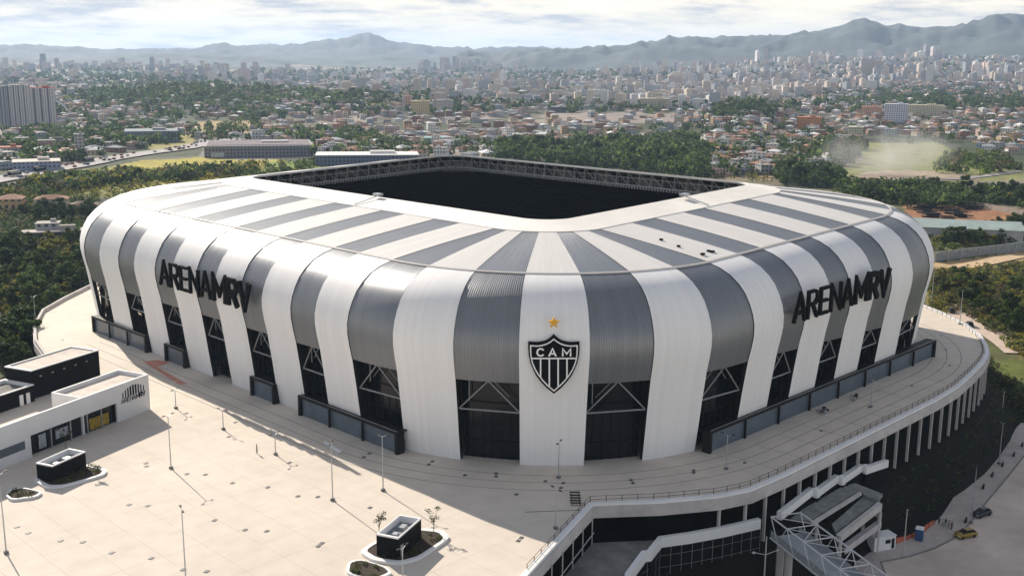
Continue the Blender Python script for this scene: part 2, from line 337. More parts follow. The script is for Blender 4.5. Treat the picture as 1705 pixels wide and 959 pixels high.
def attr_mat(name, rough=0.9, var=0.25, vs=0.15, bump=0.0, windows=False, spec=0.2, trans=0.0):
    m = bpy.data.materials.new(name); m.use_nodes = True; N = m.node_tree.nodes; L = m.node_tree.links; b = N['Principled BSDF']; b.inputs['Roughness'].default_value = rough; b.inputs['Specular IOR Level'].default_value = spec
    at_ = N.new('ShaderNodeAttribute'); at_.attribute_name = 'Col'; tc = N.new('ShaderNodeTexCoord')
    n = N.new('ShaderNodeTexNoise'); n.inputs['Scale'].default_value = vs; n.inputs['Detail'].default_value = 8; n.inputs['Roughness'].default_value = 0.65; L.new(tc.outputs['Object'], n.inputs['Vector'])
    mr = N.new('ShaderNodeMapRange'); mr.inputs[1].default_value = 0.3; mr.inputs[2].default_value = 0.7; mr.inputs[3].default_value = 1-var; mr.inputs[4].default_value = 1+var; L.new(n.outputs['Fac'], mr.inputs[0])
    v = N.new('ShaderNodeVectorMath'); v.operation = 'SCALE'; L.new(at_.outputs['Color'], v.inputs[0]); L.new(mr.outputs[0], v.inputs['Scale']); colout = v.outputs[0]
    if windows:
        uv = N.new('ShaderNodeUVMap'); sp = N.new('ShaderNodeSeparateXYZ'); L.new(uv.outputs[0], sp.inputs[0])
        def M(op, a_, b_=None):
            k = N.new('ShaderNodeMath'); k.operation = op
            for i, qq in enumerate((a_, b_)):
                if qq is None: continue
                if isinstance(qq, (int, float)): k.inputs[i].default_value = qq
                else: L.new(qq, k.inputs[i])
            return k.outputs[0]
        fu = M('FRACT', M('DIVIDE', sp.outputs[0], 3.1)); fv = M('FRACT', M('DIVIDE', sp.outputs[1], 3.0))
        w = M('MULTIPLY', M('MULTIPLY', M('GREATER_THAN', fu, 0.30), M('LESS_THAN', fu, 0.78)), M('MULTIPLY', M('GREATER_THAN', fv, 0.34), M('LESS_THAN', fv, 0.82)))
        w = M('MULTIPLY', w, M('GREATER_THAN', sp.outputs[1], 0.0))
        mx_ = N.new('ShaderNodeMix'); mx_.data_type = 'RGBA'; L.new(M('MULTIPLY', w, 0.9), mx_.inputs['Factor']); L.new(colout, mx_.inputs[6]); mx_.inputs[7].default_value = (0.035, 0.04, 0.05, 1); colout = mx_.outputs[2]
        L.new(M('SUBTRACT', rough, M('MULTIPLY', w, 0.6)), b.inputs['Roughness'])
    L.new(colout, b.inputs['Base Color'])
    if bump > 0:
        bp = N.new('ShaderNodeBump'); bp.inputs['Strength'].default_value = bump; bp.inputs['Distance'].default_value = 1.0; L.new(n.outputs['Fac'], bp.inputs['Height']); L.new(bp.outputs[0], b.inputs['Normal'])
    MATS[name] = m; return m
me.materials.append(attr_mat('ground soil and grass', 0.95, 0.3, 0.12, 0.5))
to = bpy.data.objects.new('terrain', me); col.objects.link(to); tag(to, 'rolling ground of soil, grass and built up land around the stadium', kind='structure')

# ------------------------------------------------------------------ mountains: crest heights taken from the skyline, each range with its own distance
def mountain(name, label, crest, d0, wid, c, seed, rough_h):
    xs = np.array([p[0] for p in crest], float); ys = np.array([p[1] for p in crest], float)
    cols_ = np.arange(xs[0], xs[-1], 3.0); rows = np.linspace(-1, 1, 46); V = []
    dist = d0*(1+0.04*np.sin(cols_/310.0+seed))
    yc = np.interp(cols_, xs, ys)+2.2*(fbm(cols_/22+seed, cols_*0+seed*2, 4)-0.47)
    DR = FW[None]+RT[None]*((cols_-852.5)/FPX)[:, None]+UP[None]*((479.5-yc)/FPX)[:, None]; hl = np.hypot(DR[:, 0], DR[:, 1])
    top = CZ+DR[:, 2]/hl*dist; ang = np.arctan2(DR[:, 1], DR[:, 0])
    P = np.zeros((len(rows), len(cols_), 3))
    for i, r in enumerate(rows):
        D = dist+r*wid; x = CX+D*np.cos(ang); y = CY+D*np.sin(ang); base = -35.0
        prof = (1-abs(r))**0.85 if r < 0 else (1-abs(r))**0.7
        rid = np.abs(fbm(x/620+seed, y/620+7, 5)*2-0.95)+0.6*np.abs(fbm(x/260+seed, y/260+3, 3)*2-0.95); nz = (0.55-rid)*rough_h*1.7*np.sin(math.pi*min(1, abs(r)*1.2+0.04))*(1 if abs(r) > 0.02 else 0)
        P[i, :, 0] = x; P[i, :, 1] = y; P[i, :, 2] = base+(top-base)*prof+nz*(1-abs(r))
    n, k = P.shape[:2]; idx = np.arange(n*k).reshape(n, k); q = np.stack([idx[:-1, :-1], idx[:-1, 1:], idx[1:, 1:], idx[1:, :-1]], -1).reshape(-1, 4)
    me = bpy.data.meshes.new(name); me.vertices.add(n*k); me.vertices.foreach_set('co', P.reshape(-1).astype(np.float32)); me.loops.add(q.size); me.loops.foreach_set('vertex_index', q.ravel().astype(np.int32))
    me.polygons.add(len(q)); me.polygons.foreach_set('loop_start', (np.arange(len(q))*4).astype(np.int32)); me.polygons.foreach_set('loop_total', np.full(len(q), 4, np.int32)); me.polygons.foreach_set('use_smooth', np.ones(len(q), bool)); me.update(calc_edges=True)
    me.materials.append(mat(name+' forest', c, 0.95, var=0.3, vs=0.006, bump=0.3, bs=0.01)); o = bpy.data.objects.new(name, me); col.objects.link(o); tag(o, label, kind='structure'); return o
mountain('mountain_range', 'grey green mountain range on the right with two rounded peaks above the city',
 [(760, 99), (880, 96), (960, 92), (1010, 87), (1050, 83), (1090, 76), (1115, 70), (1140, 68), (1162, 66), (1185, 71), (1210, 69), (1240, 66), (1290, 63), (1330, 59), (1380, 53), (1405, 45), (1420, 38), (1440, 32), (1462, 38), (1482, 45), (1497, 43), (1510, 47), (1535, 50), (1560, 47), (1600, 47), (1630, 40), (1662, 29), (1690, 28), (1750, 32), (1850, 24), (2000, 40)], 8300, 2600, (0.05, 0.065, 0.055), 3.3, 150)
mountain('distant_mountains', 'far blue mountains with one pointed summit on the left of the horizon',
 [(-400, 70), (-200, 84), (-60, 80), (40, 79), (130, 82), (210, 87), (270, 86), (320, 84), (352, 78), (372, 76), (395, 80), (430, 78), (480, 78), (520, 74), (545, 67), (560, 69), (580, 65), (600, 58), (615, 56), (632, 63), (645, 70), (690, 76), (740, 82), (800, 83), (870, 80), (930, 83), (1000, 84), (1080, 82), (1200, 84)], 12500, 3000, (0.06, 0.07, 0.065), 8.1, 120)
mountain('far_hills', 'low wooded hills in front of the far mountains',
 [(-300, 98), (-100, 96), (60, 100), (160, 97), (260, 92), (330, 88), (400, 92), (470, 98), (560, 97), (650, 95), (720, 97), (820, 101), (900, 98), (1000, 95), (1080, 92), (1200, 94)], 9300, 1500, (0.055, 0.07, 0.05), 5.7, 60)

# ------------------------------------------------------------------ air
hb = MB(); hb.box((3500, 3500, 240), (36000, 36000, 600)); 
hm = bpy.data.materials.new('city haze'); hm.use_nodes = True; N = hm.node_tree.nodes; L = hm.node_tree.links; N.clear(); o_ = N.new('ShaderNodeOutputMaterial'); pv = N.new('ShaderNodeVolumePrincipled')
pv.inputs['Density'].default_value = 0.000054; pv.inputs['Color'].default_value = (0.54, 0.72, 1.0, 1); pv.inputs['Anisotropy'].default_value = 0.2; L.new(pv.outputs[0], o_.inputs['Volume'])
hob = hb.build('haze', hm); tag(hob, 'pale haze over the city thickening towards the mountains', kind='stuff')

# ------------------------------------------------------------------ plaza deck
m_deck = mat('plaza concrete', (0.62, 0.55, 0.47), 0.85, var=0.06, vs=0.30, bump=0.05, bs=2, big=0.09, bigs=0.03)
m_conc = mat('pale concrete', (0.50, 0.47, 0.46), 0.85, var=0.12, vs=0.5, big=0.10, bigs=0.15)
m_dconc = mat('stained concrete', (0.17, 0.17, 0.16), 0.9, var=0.3, vs=0.4, big=0.25, bigs=0.12)
m_black = mat('black cladding', (0.003, 0.003, 0.0035), 0.8, var=0.2, vs=0.4, spec=0.15)
m_steel = mat('galvanised steel', (0.42, 0.44, 0.46), 0.45, 0.6, var=0.15)
m_dsteel = mat('dark painted steel', (0.006, 0.006, 0.007), 0.6, 0.0, spec=0.25)
m_white = mat('white painted wall', (0.76, 0.76, 0.76), 0.6, var=0.03, vs=0.3, big=0.05, bigs=0.1)
m_wsteel = mat('white painted steel', (0.55, 0.55, 0.55), 0.5, var=0.05)
m_glassd = mat('dark glass', (0.003, 0.005, 0.008), 0.15, 0.0, var=0.5, vs=0.2, spec=0.3)
def deck_mat():
    m = MATS['plaza concrete']; return m
b = MB(); b.prism(PLZ, -1.2, 0.0, 0, bottom=True); o = b.build('plaza', m_deck); tag(o, 'wide pale concrete plaza deck around the stadium', kind='structure')
# saw-cut joints in the paving
b = MB()
def strip(b, pts, w, z, mi=0):
    for i in range(len(pts)-1):
        p, q = np.array(pts[i][:2]), np.array(pts[i+1][:2]); d = q-p; L_ = np.linalg.norm(d)
        if L_ < 1e-6: continue
        n = np.array([-d[1], d[0]])/L_*w/2
        b.face([(p[0]-n[0], p[1]-n[1], z), (q[0]-n[0], q[1]-n[1], z), (q[0]+n[0], q[1]+n[1], z), (p[0]+n[0], p[1]+n[1], z)], mi)
for k in range(3): 
    r = 53.5+3.2*k
    pts = [(r*math.cos(a), r*math.sin(a)) for a in np.linspace(math.pi, 1.5*math.pi, 40)]+[(63.9+r*math.cos(a), r*math.sin(a)) for a in np.linspace(1.5*math.pi, 2*math.pi, 30)]
    strip(b, [(-r, 100)]+pts, 0.14, 0.004)
for k in range(15): strip(b, [(-8+k*8.0, -53.5), (-8+k*8.0, -65)], 0.1, 0.004)
jb = MB()
for k in range(22): strip(jb, [(-57.5-k*6, -56-k*2.3), (-57.5-k*6, 78-k*0.6)], 0.05, 0.0035)
for k in range(21): strip(jb, [(-57.5, -50+k*6), (-185, -50+k*6)], 0.05, 0.003) if -50+k*6 < 20 else strip(jb, [(-57.5, -50+k*6), (-68, -50+k*6)], 0.05, 0.003)
strip(b, [(-52, -45), (-44, -51.5)], 0.25, 0.005)
jo = jb.build('slab_joints', mat('faint slab joint', (0.42, 0.38, 0.33), 0.9, var=0.2)); jo['kind'] = 'structure'
o = b.build('paving_joints', mat('joint sealant', (0.14, 0.14, 0.14), 0.9)); o['kind'] = 'structure'; o.name = 'plaza_joints'
# parapet along the visible edges, handrail inside it
EDGE = PLZ[11:30]; LEDGE = PLZ[29:]+PLZ[:8]
def wall_along(b, pts, w, z0, z1, inward=0.0, mi=0):
    n = len(pts); off = []
    for i in range(n):
        p = np.array(pts[i], float); a = np.array(pts[max(i-1, 0)], float); c = np.array(pts[min(i+1, n-1)], float); t = c-a; t /= np.linalg.norm(t); nn = np.array([-t[1], t[0]]); off.append((p+nn*inward, p+nn*(inward+w)))
    for i in range(n-1):
        (a, b1), (c, d) = off[i], off[i+1]
        b.face([(a[0], a[1], z0), (c[0], c[1], z0), (c[0], c[1], z1), (a[0], a[1], z1)], mi); b.face([(d[0], d[1], z0), (b1[0], b1[1], z0), (b1[0], b1[1], z1), (d[0], d[1], z1)], mi)
        b.face([(a[0], a[1], z1), (c[0], c[1], z1), (d[0], d[1], z1), (b1[0], b1[1], z1)], mi); b.face([(b1[0], b1[1], z0), (d[0], d[1], z0), (c[0], c[1], z0), (a[0], a[1], z0)], mi)
    for e in (0, -1):
        a, c = off[e]; b.face([(a[0], a[1], z0), (c[0], c[1], z0), (c[0], c[1], z1), (a[0], a[1], z1)], mi)
t = thing('parapet', 'long white concrete parapet along the curved right hand edge of the plaza', 'parapet', (EDGE[0][0], EDGE[0][1], 0)); PX, PY = EDGE[0]
def rel(pts): return [(p[0]-PX, p[1]-PY) for p in pts]
b = MB(); wall_along(b, rel(EDGE), 0.9, 0.02, 0.45, -0.25); b.build('coping', m_white, t)
b = MB(); wall_along(b, rel(EDGE), 0.5, -1.9, 0.0, -0.52); b.build('edge_beam', m_conc, t)
t = thing('parapet', 'low curved concrete parapet at the far left edge of the plaza', 'parapet', (LEDGE[0][0], LEDGE[0][1], 0)); PX, PY = LEDGE[0]
b = MB(); wall_along(b, rel(LEDGE), 0.6, 0.02, 0.9, -0.3); b.build('coping', m_conc, t)
b = MB(); wall_along(b, rel(LEDGE), 0.5, -2.0, 0.0, -0.52); b.build('edge_beam', m_conc, t)
def resample(pts, step):
    out = [np.array(pts[0], float)]; acc = 0
    for i in range(len(pts)-1):
        p, q = np.array(pts[i], float), np.array(pts[i+1], float); L_ = np.linalg.norm(q-p); s = step-acc
        while s <= L_: out.append(p+(q-p)*s/L_); s += step
        acc = (acc+L_) % step
    return out
RAILP = resample(EDGE[2:], 2.6)
t = thing('handrail', 'thin dark metal handrail just inside the curved plaza parapet', 'handrail', (RAILP[0][0], RAILP[0][1], 0))
b = MB()
cen = np.array([20.0, 40.0])
RI = [p+(cen-p)/np.linalg.norm(cen-p)*1.2 for p in RAILP]; R0 = RAILP[0]
for i in range(len(RI)-1):
    for z in (0.6, 1.15): b.tube((RI[i][0]-R0[0], RI[i][1]-R0[1], z), (RI[i+1][0]-R0[0], RI[i+1][1]-R0[1], z), 0.035, 4, cap=False)
b.build('rail', m_dsteel, t)
b = MB()
for p in RI: b.tube((p[0]-R0[0], p[1]-R0[1], 0), (p[0]-R0[0], p[1]-R0[1], 1.2), 0.05, 4)
b.build('post_row', m_dsteel, t)
# columns that carry the deck edge
colb = MB(); colb.box((0, 0, -5.9), (0.34, 0.5, 9.2)); colb.box((0, 0, -1.25), (0.55, 0.75, 0.3)); proto = None
cols_pts = resample(EDGE[5:], 5.3); k = 0
names_c = ['above the stepped stair walls', 'beside the dark slope', 'near the sharp curve of the deck']
for i, p in enumerate(cols_pts):
    i2 = min(i+1, len(cols_pts)-1); tv = cols_pts[i2]-cols_pts[max(i-1, 0)]; rz = math.atan2(tv[1], tv[0])
    lab = 'slim concrete column under the plaza edge '+names_c[0 if p[0] < 30 else 1 if p[0] < 85 else 2]
    if proto is None: proto = colb.build('deck_column', m_conc); proto.location = (p[0], p[1], 0); proto.rotation_euler = (0, 0, rz); tag(proto, lab, 'column', 'columns under the plaza edge')
    else: dup(proto, (p[0], p[1], 0), rz, lab)
# wall behind the columns (car park level), its black standing for the shade there
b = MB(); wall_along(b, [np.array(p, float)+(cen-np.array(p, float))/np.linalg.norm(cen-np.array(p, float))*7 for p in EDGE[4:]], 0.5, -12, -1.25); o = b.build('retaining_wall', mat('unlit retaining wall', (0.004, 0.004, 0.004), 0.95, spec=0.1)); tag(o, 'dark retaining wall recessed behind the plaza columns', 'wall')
# ================================================================== STADIUM
A_, B_ = 63.88, 99.80
WW, WD = 10.0, 7.96
AN = [6.53, 12.59, 13.15, 12.73]
m_wp = ribbed('white standing seam panel', (0.83, 0.82, 0.82), 0.62, 0.0, 0.3, strength=0.22, var=0.05, dist=0.03, groove=0.10)
m_dp = ribbed('graphite standing seam panel', (0.21, 0.22, 0.24), 0.38, 0.5, 0.5, strength=0.6, var=0.10, dist=0.06)
m_brace = mat('grey brace steel', (0.26, 0.26, 0.27), 0.5, var=0.1)
m_wr = ribbed('sun dimmed white roof panel', (0.64, 0.625, 0.61), 0.65, 0.0, 0.3, strength=0.3, var=0.07, dist=0.05, groove=0.18)  # facade white darkened in colour so the sunlit roof does not blow out
m_ringm = mat('white roof membrane', (0.78, 0.75, 0.70), 0.7, var=0.04, vs=0.2, big=0.06, bigs=0.05)
PROF = [(48.8, 0.0), (49.25, 3), (49.7, 6.2), (50.1, 9.3), (50.55, 12.3), (51.0, 15.3), (51.6, 18.0), (51.95, 20.2), (51.95, 22.2), (51.5, 24.2), (50.75, 26.0), (49.7, 27.8), (48.3, 29.3), (46.4, 30.7), (44.0, 31.75), (41.7, 32.35)]
TOPI = 5
ROOF = [(41.2, 32.55), (35, 33.4), (28, 34.25), (21, 35.0), (15.2, 35.6)]
def hscale(c): return 1+c[0]*0.0008
def zT(c): return 15.3-0.055*c[0]-0.018*c[1]
st = thing('stadium', 'large stadium wrapped in curved white and graphite stripes with an open rectangular roof', 'stadium', (0, 0, 0))
# walk round the plan: (kind, samples) with samples = (centre, normal, arc length at the bulge)
BANDS = []
def straight(c0, d, n, L0, start):
    pass
corners = [((0, 0), 225), ((A_, 0), 315), ((A_, B_), 45), ((0, B_), 135)]
s_run = 0.0
sides = [(((0, 0), (A_, 0)), (0, -1), 4), (((A_, 0), (A_, B_)), (1, 0), 6), (((A_, B_), (0, B_)), (0, 1), 4), (((0, B_), (0, 0)), (-1, 0), 6)]
for ci, ((cx, cy), mid) in enumerate(corners):
    seq = [('D', AN[3]), ('W', AN[2]), ('D', AN[1]), ('W', 2*AN[0]), ('D', AN[1]), ('W', AN[2]), ('D', AN[3])]
    a = mid-45.0; first = True
    for kd, w in seq:
        n = 6; sm = []
        for j in range(n+1):
            t = math.radians(a+w*j/n); sm.append(((cx, cy), (math.cos(t), math.sin(t)), s_run+math.radians(w*j/n)*52))
        BANDS.append((kd, sm, ('corner', ci))); a += w; s_run += math.radians(w)*52
    (p, q), n_, nw = sides[ci]; L_ = math.dist(p, q); d = ((q[0]-p[0])/L_, (q[1]-p[1])/L_); s = 0.0
    for j in range(2*nw-1):
        w = WW if j % 2 == 0 else WD; e = min(s+w, L_); sm = []
        for i in range(4):
            u = s+(e-s)*i/3; sm.append(((p[0]+d[0]*u, p[1]+d[1]*u), n_, s_run+u))
        BANDS.append(('W' if j % 2 == 0 else 'D', sm, ('side', ci))); s = e
    s_run += L_
def P3(smp, r, z, sc=True):
    c, n, _ = smp; k = hscale(c) if sc else 1; return (c[0]+n[0]*r, c[1]+n[1]*r, z*k)
def prof_r(z):
    for i in range(len(PROF)-1):
        if PROF[i][1] <= z <= PROF[i+1][1]: t = (z-PROF[i][1])/(PROF[i+1][1]-PROF[i][1]); return PROF[i][0]+(PROF[i+1][0]-PROF[i][0])*t
    return PROF[0][0]
vlen = [0.0]
for i in range(1, len(PROF)): vlen.append(vlen[-1]+math.dist(PROF[i], PROF[i-1]))
GLZ, BRC, TRS = [], [], []
for kd, sm, where in BANDS:
    b = MB()
    if kd == 'W':
        P = [[P3(s, r, z) for (r, z) in PROF] for s in sm]; UV = [[(s[2], v) for v in vlen] for s in sm]
        b.grid(P, 0, UV, flip=False)
        for s, fl in ((sm[0], 0), (sm[-1], 1)):          # side returns of the leg
            dp = [0.9]*8+[0.5]*(len(PROF)-8)
            for i in range(len(PROF)-1):
                r, z = PROF[i]; r2, z2 = PROF[i+1]; q = [P3(s, r, z), P3(s, r2, z2), P3(s, r2-dp[i+1], z2-(0.3 if i > 10 else 0)), P3(s, r-dp[i], z-(0.3 if i > 10 else 0))]
                b.face(q if fl else q[::-1], 1, [(0, 0)]*4)
        for i in range(len(sm)-1):
            b.face([P3(sm[i], 47.9, 0.0), P3(sm[i+1], 47.9, 0.0), P3(sm[i+1], 48, 17), P3(sm[i], 48, 17)][::-1], 1, [(0, 0)]*4)
        b.build('white_facade_band', [m_wp, m_dsteel], st, smooth=True)
    else:
        INS = 0.14
        zt = [zT(s[0]) for s in sm]; rows = []
        for s, z0 in zip(sm, zt):
            pr = [(prof_r(z0)-INS, z0/hscale(s[0]))]+[(r-INS*(1 if i < len(PROF)-1 else 0.4), z-(0.05 if i > 11 else 0)) for i, (r, z) in enumerate(PROF) if z > z0+0.5 and i > TOPI-2 and z > 15.9]
            rows.append(pr)
        k = min(len(r) for r in rows); rows = [r[:1]+r[len(r)-k+1:] for r in rows]
        P = [[P3(s, r, z) for (r, z) in pr] for s, pr in zip(sm, rows)]
        UV = [[(s[2], sum(math.dist(pr[i], pr[i-1]) for i in range(1, j+1))) for j in range(k)] for s, pr in zip(sm, rows)]
        b.grid(P, 0, UV)
        for i in range(len(sm)-1):                        # soffit behind the lower edge
            a0, a1 = rows[i][0], rows[i+1][0]
            b.face([P3(sm[i], a0[0], a0[1]), P3(sm[i], a0[0]-1.6, a0[1]), P3(sm[i+1], a1[0]-1.6, a1[1]), P3(sm[i+1], a1[0], a1[1])], 1, [(0, 0)]*4)
        b.build('dark_facade_band', [m_dp, m_dsteel], st, smooth=True)
        # glazed recess with steel bracing
        g = MB()
        for i in range(len(sm)-1):
            z1 = zt[i]+1.0; g.face([P3(sm[i], 46.6, 0, 0), P3(sm[i+1], 46.6, 0, 0), P3(sm[i+1], 47.4, z1, 0), P3(sm[i], 47.4, z1, 0)], 0)
            for zz in (3.2, 6.2):
                a0 = Vector(P3(sm[i], 47.0, zz, 0)); a1 = Vector(P3(sm[i+1], 47.0, zz, 0)); g.tube(a0, a1, 0.09, 4, mi=1, cap=False)
        for i in range(0, len(sm), 1): g.tube(P3(sm[i], 46.75, 0, 0), P3(sm[i], 47.1, 9, 0), 0.08, 4, mi=1, cap=False)
        g.build('recessed_glazing', [m_glassd, m_dsteel], st)
        t = MB(); zb = 9.6-0.02*sm[0][0][0]; zz = zt[len(sm)//2]; rr = 49.4
        lft, rgt = P3(sm[0], rr, zb, 0), P3(sm[-1], rr, zb, 0); md = sm[len(sm)//2]; apx = P3(md, rr+0.6, zz-0.1, 0)
        if where[0] == 'side': c = ((sm[0][0][0]+sm[-1][0][0])/2, (sm[0][0][1]+sm[-1][0][1])/2); apx = (c[0]+sm[0][1][0]*(rr+.6), c[1]+sm[0][1][1]*(rr+.6), zz-0.1)
        t.tube(lft, rgt, 0.16, 6); t.tube(lft, apx, 0.13, 6); t.tube(rgt, apx, 0.13, 6)
        bk = lambda p, k: tuple(np.array(p)*np.array([1, 1, 1])-np.array([sm[3][1][0]*k, sm[3][1][1]*k, 0]))
        mdl = np.array(apx); 
        t.tube(bk(apx, 1.8), tuple((np.array(bk(lft, 1.8))*0.6+np.array(bk(apx, 1.8))*0.4)), 0.08, 5); t.tube(bk(apx, 1.8), tuple((np.array(bk(rgt, 1.8))*0.6+np.array(bk(apx, 1.8))*0.4)), 0.08, 5)
        q = np.array(lft)*0.86+np.array(rgt)*0.14; q = np.array(bk(q, 1.2)); t.tube(tuple(q+np.array([0, 0, 1.2])), (q[0], q[1], zz), 0.12, 5)
        t.build('bracing', m_brace, st)
    # roof band between the seam and the inner ring
    b = MB(); k = hscale
    P = [[P3(s, r-(0 if kd == 'W' else 0), z-(0.0 if kd == 'W' else 0.06)) for (r, z) in ROOF] for s in sm]
    UV = [[(s[2]*(0.5+0.5*r/52 if where[0] == 'corner' else 1.0), 52-r) for (r, z) in ROOF] for s in sm]
    if where[0] == 'corner': UV = [[(s[2], 52-r) for (r, z) in ROOF] for s in sm]
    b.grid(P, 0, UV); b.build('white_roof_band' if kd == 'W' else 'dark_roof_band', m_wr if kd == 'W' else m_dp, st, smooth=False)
# all the samples once round
RND = []
for kd, sm, w in BANDS: RND += sm[:-1]
RND.append(BANDS[0][1][0])
b = MB()   # ridge gutter over the seam between wall and roof
P = [[P3(s, 41.72, 32.30), P3(s, 41.68, 32.50), P3(s, 41.2, 32.60), P3(s, 41.15, 32.5)] for s in RND]; b.grid(P)
b.build('seam_gutter', mat('aluminium flashing', (0.45, 0.43, 0.41), 0.6, 0.0, var=0.05), st, smooth=False)
b = MB()   # flat white ring round the opening
RNG_ = [(15.25, 35.5), (15.2, 35.72), (11.2, 36.3), (7.1, 36.95), (7.05, 36.9), (7.05, 36.45), (8.2, 36.3)]
b.grid([[P3(s, r, z) for r, z in RNG_] for s in RND], 0); b.build('inner_roof_ring', m_ringm, st)
# expansion joints and little hatches on the ring
b = MB()
for (px, py, dx) in ((-1, 55, 0),): pass
def roof_box(x, y, z, sx, sy, sz, rz=0): b.box((x, y, z), (sx, sy, sz), rz)
b.tube(P3(((0, 46), (-1, 0), 0), 15.1, 35.95), P3(((0, 46), (-1, 0), 0), 7.6, 37.5), 0.14, 4); b.box(P3(((0, 46), (-1, 0), 0), 8.2, 37.7), (1.4, 2.2, 0.5)); b.build('roof_walkway', m_steel, st); b = MB()
b.tube(P3(((38, 0), (0, -1), 0), 15.1, 35.95), P3(((38, 0), (0, -1), 0), 7.6, 37.5), 0.14, 4)
b.box(P3(((38, 0), (0, -1), 0), 8.2, 37.7), (2.2, 1.4, 0.5))
b.build('roof_walkway', m_steel, st)
b = MB()
for (x, y) in ((27.2, 0), (29.6, 0), (24.2, 0)):
    pass
for (px, py, w) in ((1101, 397, .5), (1130, 408, .45), (1170, 421, .8), (1186, 417, .9), (1180, 416, .6)):
    q = on_plane(px, py, (25, -28, 34.25+0.5), (0, -0.125, 1)); b = MB(); b.box((q[0], q[1], q[2]-0.2), (w, 0.6, 0.35)); b.build('roof_equipment', m_dsteel, st)
# inner steel truss hanging under the ring
b = MB(); n = 0; LOOP = resample([(P3(s, 7.9, 0)[0], P3(s, 7.9, 0)[1]) for s in RND], 4.0)
for i in range(len(LOOP)):
    p, q = LOOP[i], LOOP[(i+1) % len(LOOP)]; k = 1+p[0]*0.0008; zt_, zb_ = 36.3*k, 32.9*k
    b.tube((p[0], p[1], zb_), (q[0], q[1], zb_), 0.22, 5, cap=False); b.tube((p[0], p[1], zt_-1.5), (q[0], q[1], zt_-1.5), 0.12, 4, cap=False)
    b.tube((p[0], p[1], zb_), (p[0], p[1], zt_), 0.14, 4, cap=False); b.tube((p[0], p[1], zb_), (q[0], q[1], zt_), 0.11, 4, cap=False)
    for j in range(4):
        w = p+(q-p)*(j+.5)/4; b.box((w[0], w[1], zb_-0.5), (0.42, 0.42, 0.7)); b.tube((w[0], w[1], zb_), (w[0], w[1], zt_-1.5), 0.06, 3, cap=False)
b.build('roof_truss', mat('truss steel', (0.30, 0.30, 0.30), 0.5, 0.1, var=0.1), st)
# underside of the roof, seating bowl and pitch
m_seat = mat('black stadium seats', (0.003, 0.003, 0.0035), 0.9, var=0.6, vs=1.2, spec=0.08)  # black seats, lowered further to put the bowl's shade into the colour
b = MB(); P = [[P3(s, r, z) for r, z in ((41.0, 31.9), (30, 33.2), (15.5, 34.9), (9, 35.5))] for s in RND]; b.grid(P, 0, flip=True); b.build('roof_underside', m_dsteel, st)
b = MB(); tiers = [(46, 29.5), (46, 26)]
r, z = 38.0, 27.0
while r > 14: tiers += [(r, z), (r-0.9, z)]; r -= 0.9; z -= 0.62
tiers += [(13, 8.5), (13, 5.5)]; z = 5.5; r = 13
while r > -4: tiers += [(r, z), (r-0.9, z)]; r -= 0.9; z -= 0.42
tiers += [(-4.5, -3.0)]
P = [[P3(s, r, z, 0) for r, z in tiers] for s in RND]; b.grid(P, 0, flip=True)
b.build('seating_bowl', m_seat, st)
b = MB(); b.face([(-4, -4, -3), (A_+4, -4, -3), (A_+4, B_+4, -3), (-4, B_+4, -3)]); b.build('pitch', mat('pitch grass', (0.006, 0.012, 0.004), 0.9, var=0.2), st)  # grass colour nearly black: the shade inside the bowl is painted in
# light strip on the far stand
b = MB(); q = at(745, 298, 27.0); q2 = at(705, 297, 27.0); 
# ---- entrance frames: black portal beams with glass screens at the foot of the sides
m_scr = mat('blue grey glass screen', (0.10, 0.13, 0.16), 0.3, 0.0, var=0.2, vs=0.3, spec=0.5)
def portal(axis, u0, u1, posts, off=51.6):
    fr = MB(); sc_ = MB(); H = 4.15
    def Q(u, o, z): return (u, -o, z) if axis == 'x' else (-o, u, z)
    def bx(b, u, du, o, do, z, dz, mi=0):
        c = Q(u, o, z); s = (du, do, dz) if axis == 'x' else (do, du, dz); b.box(c, s, 0, mi)
    L_ = u1-u0; mid = (u0+u1)/2
    bx(fr, mid, L_, off, 0.4, H-0.25, 0.5); bx(fr, mid, L_-0.2, off-1.3, 1.9, H-0.12, 0.18)
    for u in (u0+0.4, u1-0.4): bx(fr, u, 0.7, off-0.6, 1.7, (H-0.02)/2, H-0.02)
    for i in range(posts): u = u0+(i+1)*L_/(posts+1); bx(fr, u, 0.32, off+0.06, 0.4, H/2-0.3, H-0.6)
    bx(sc_, mid, L_-1.7, off-0.35, 0.08, 1.7, 3.35)
    fr.build('entrance_frame', m_dsteel, st); sc_.build('glass_screen', m_scr, st)
    rl = MB(); c1 = Q(u0+.3, off+0.05, H+0.12); c2 = Q(u1-.3, off+0.05, H+0.12); rl.tube(c1, c2, 0.05, 4); rl.build('frame_rail', m_steel, st)
portal('y', at(670, 755)[1], at(508, 688)[1], 2, 50.3); portal('y', at(463, 672)[1], at(427, 655)[1], 0, 50.0); portal('y', at(316, 612)[1], at(285, 598)[1], 0, 50.0); portal('y', at(253, 584)[1]-1, at(165, 550)[1], 2, 50.0)
portal('x', at(1168, 752)[0], at(1527, 588)[0], 7, 50.2)
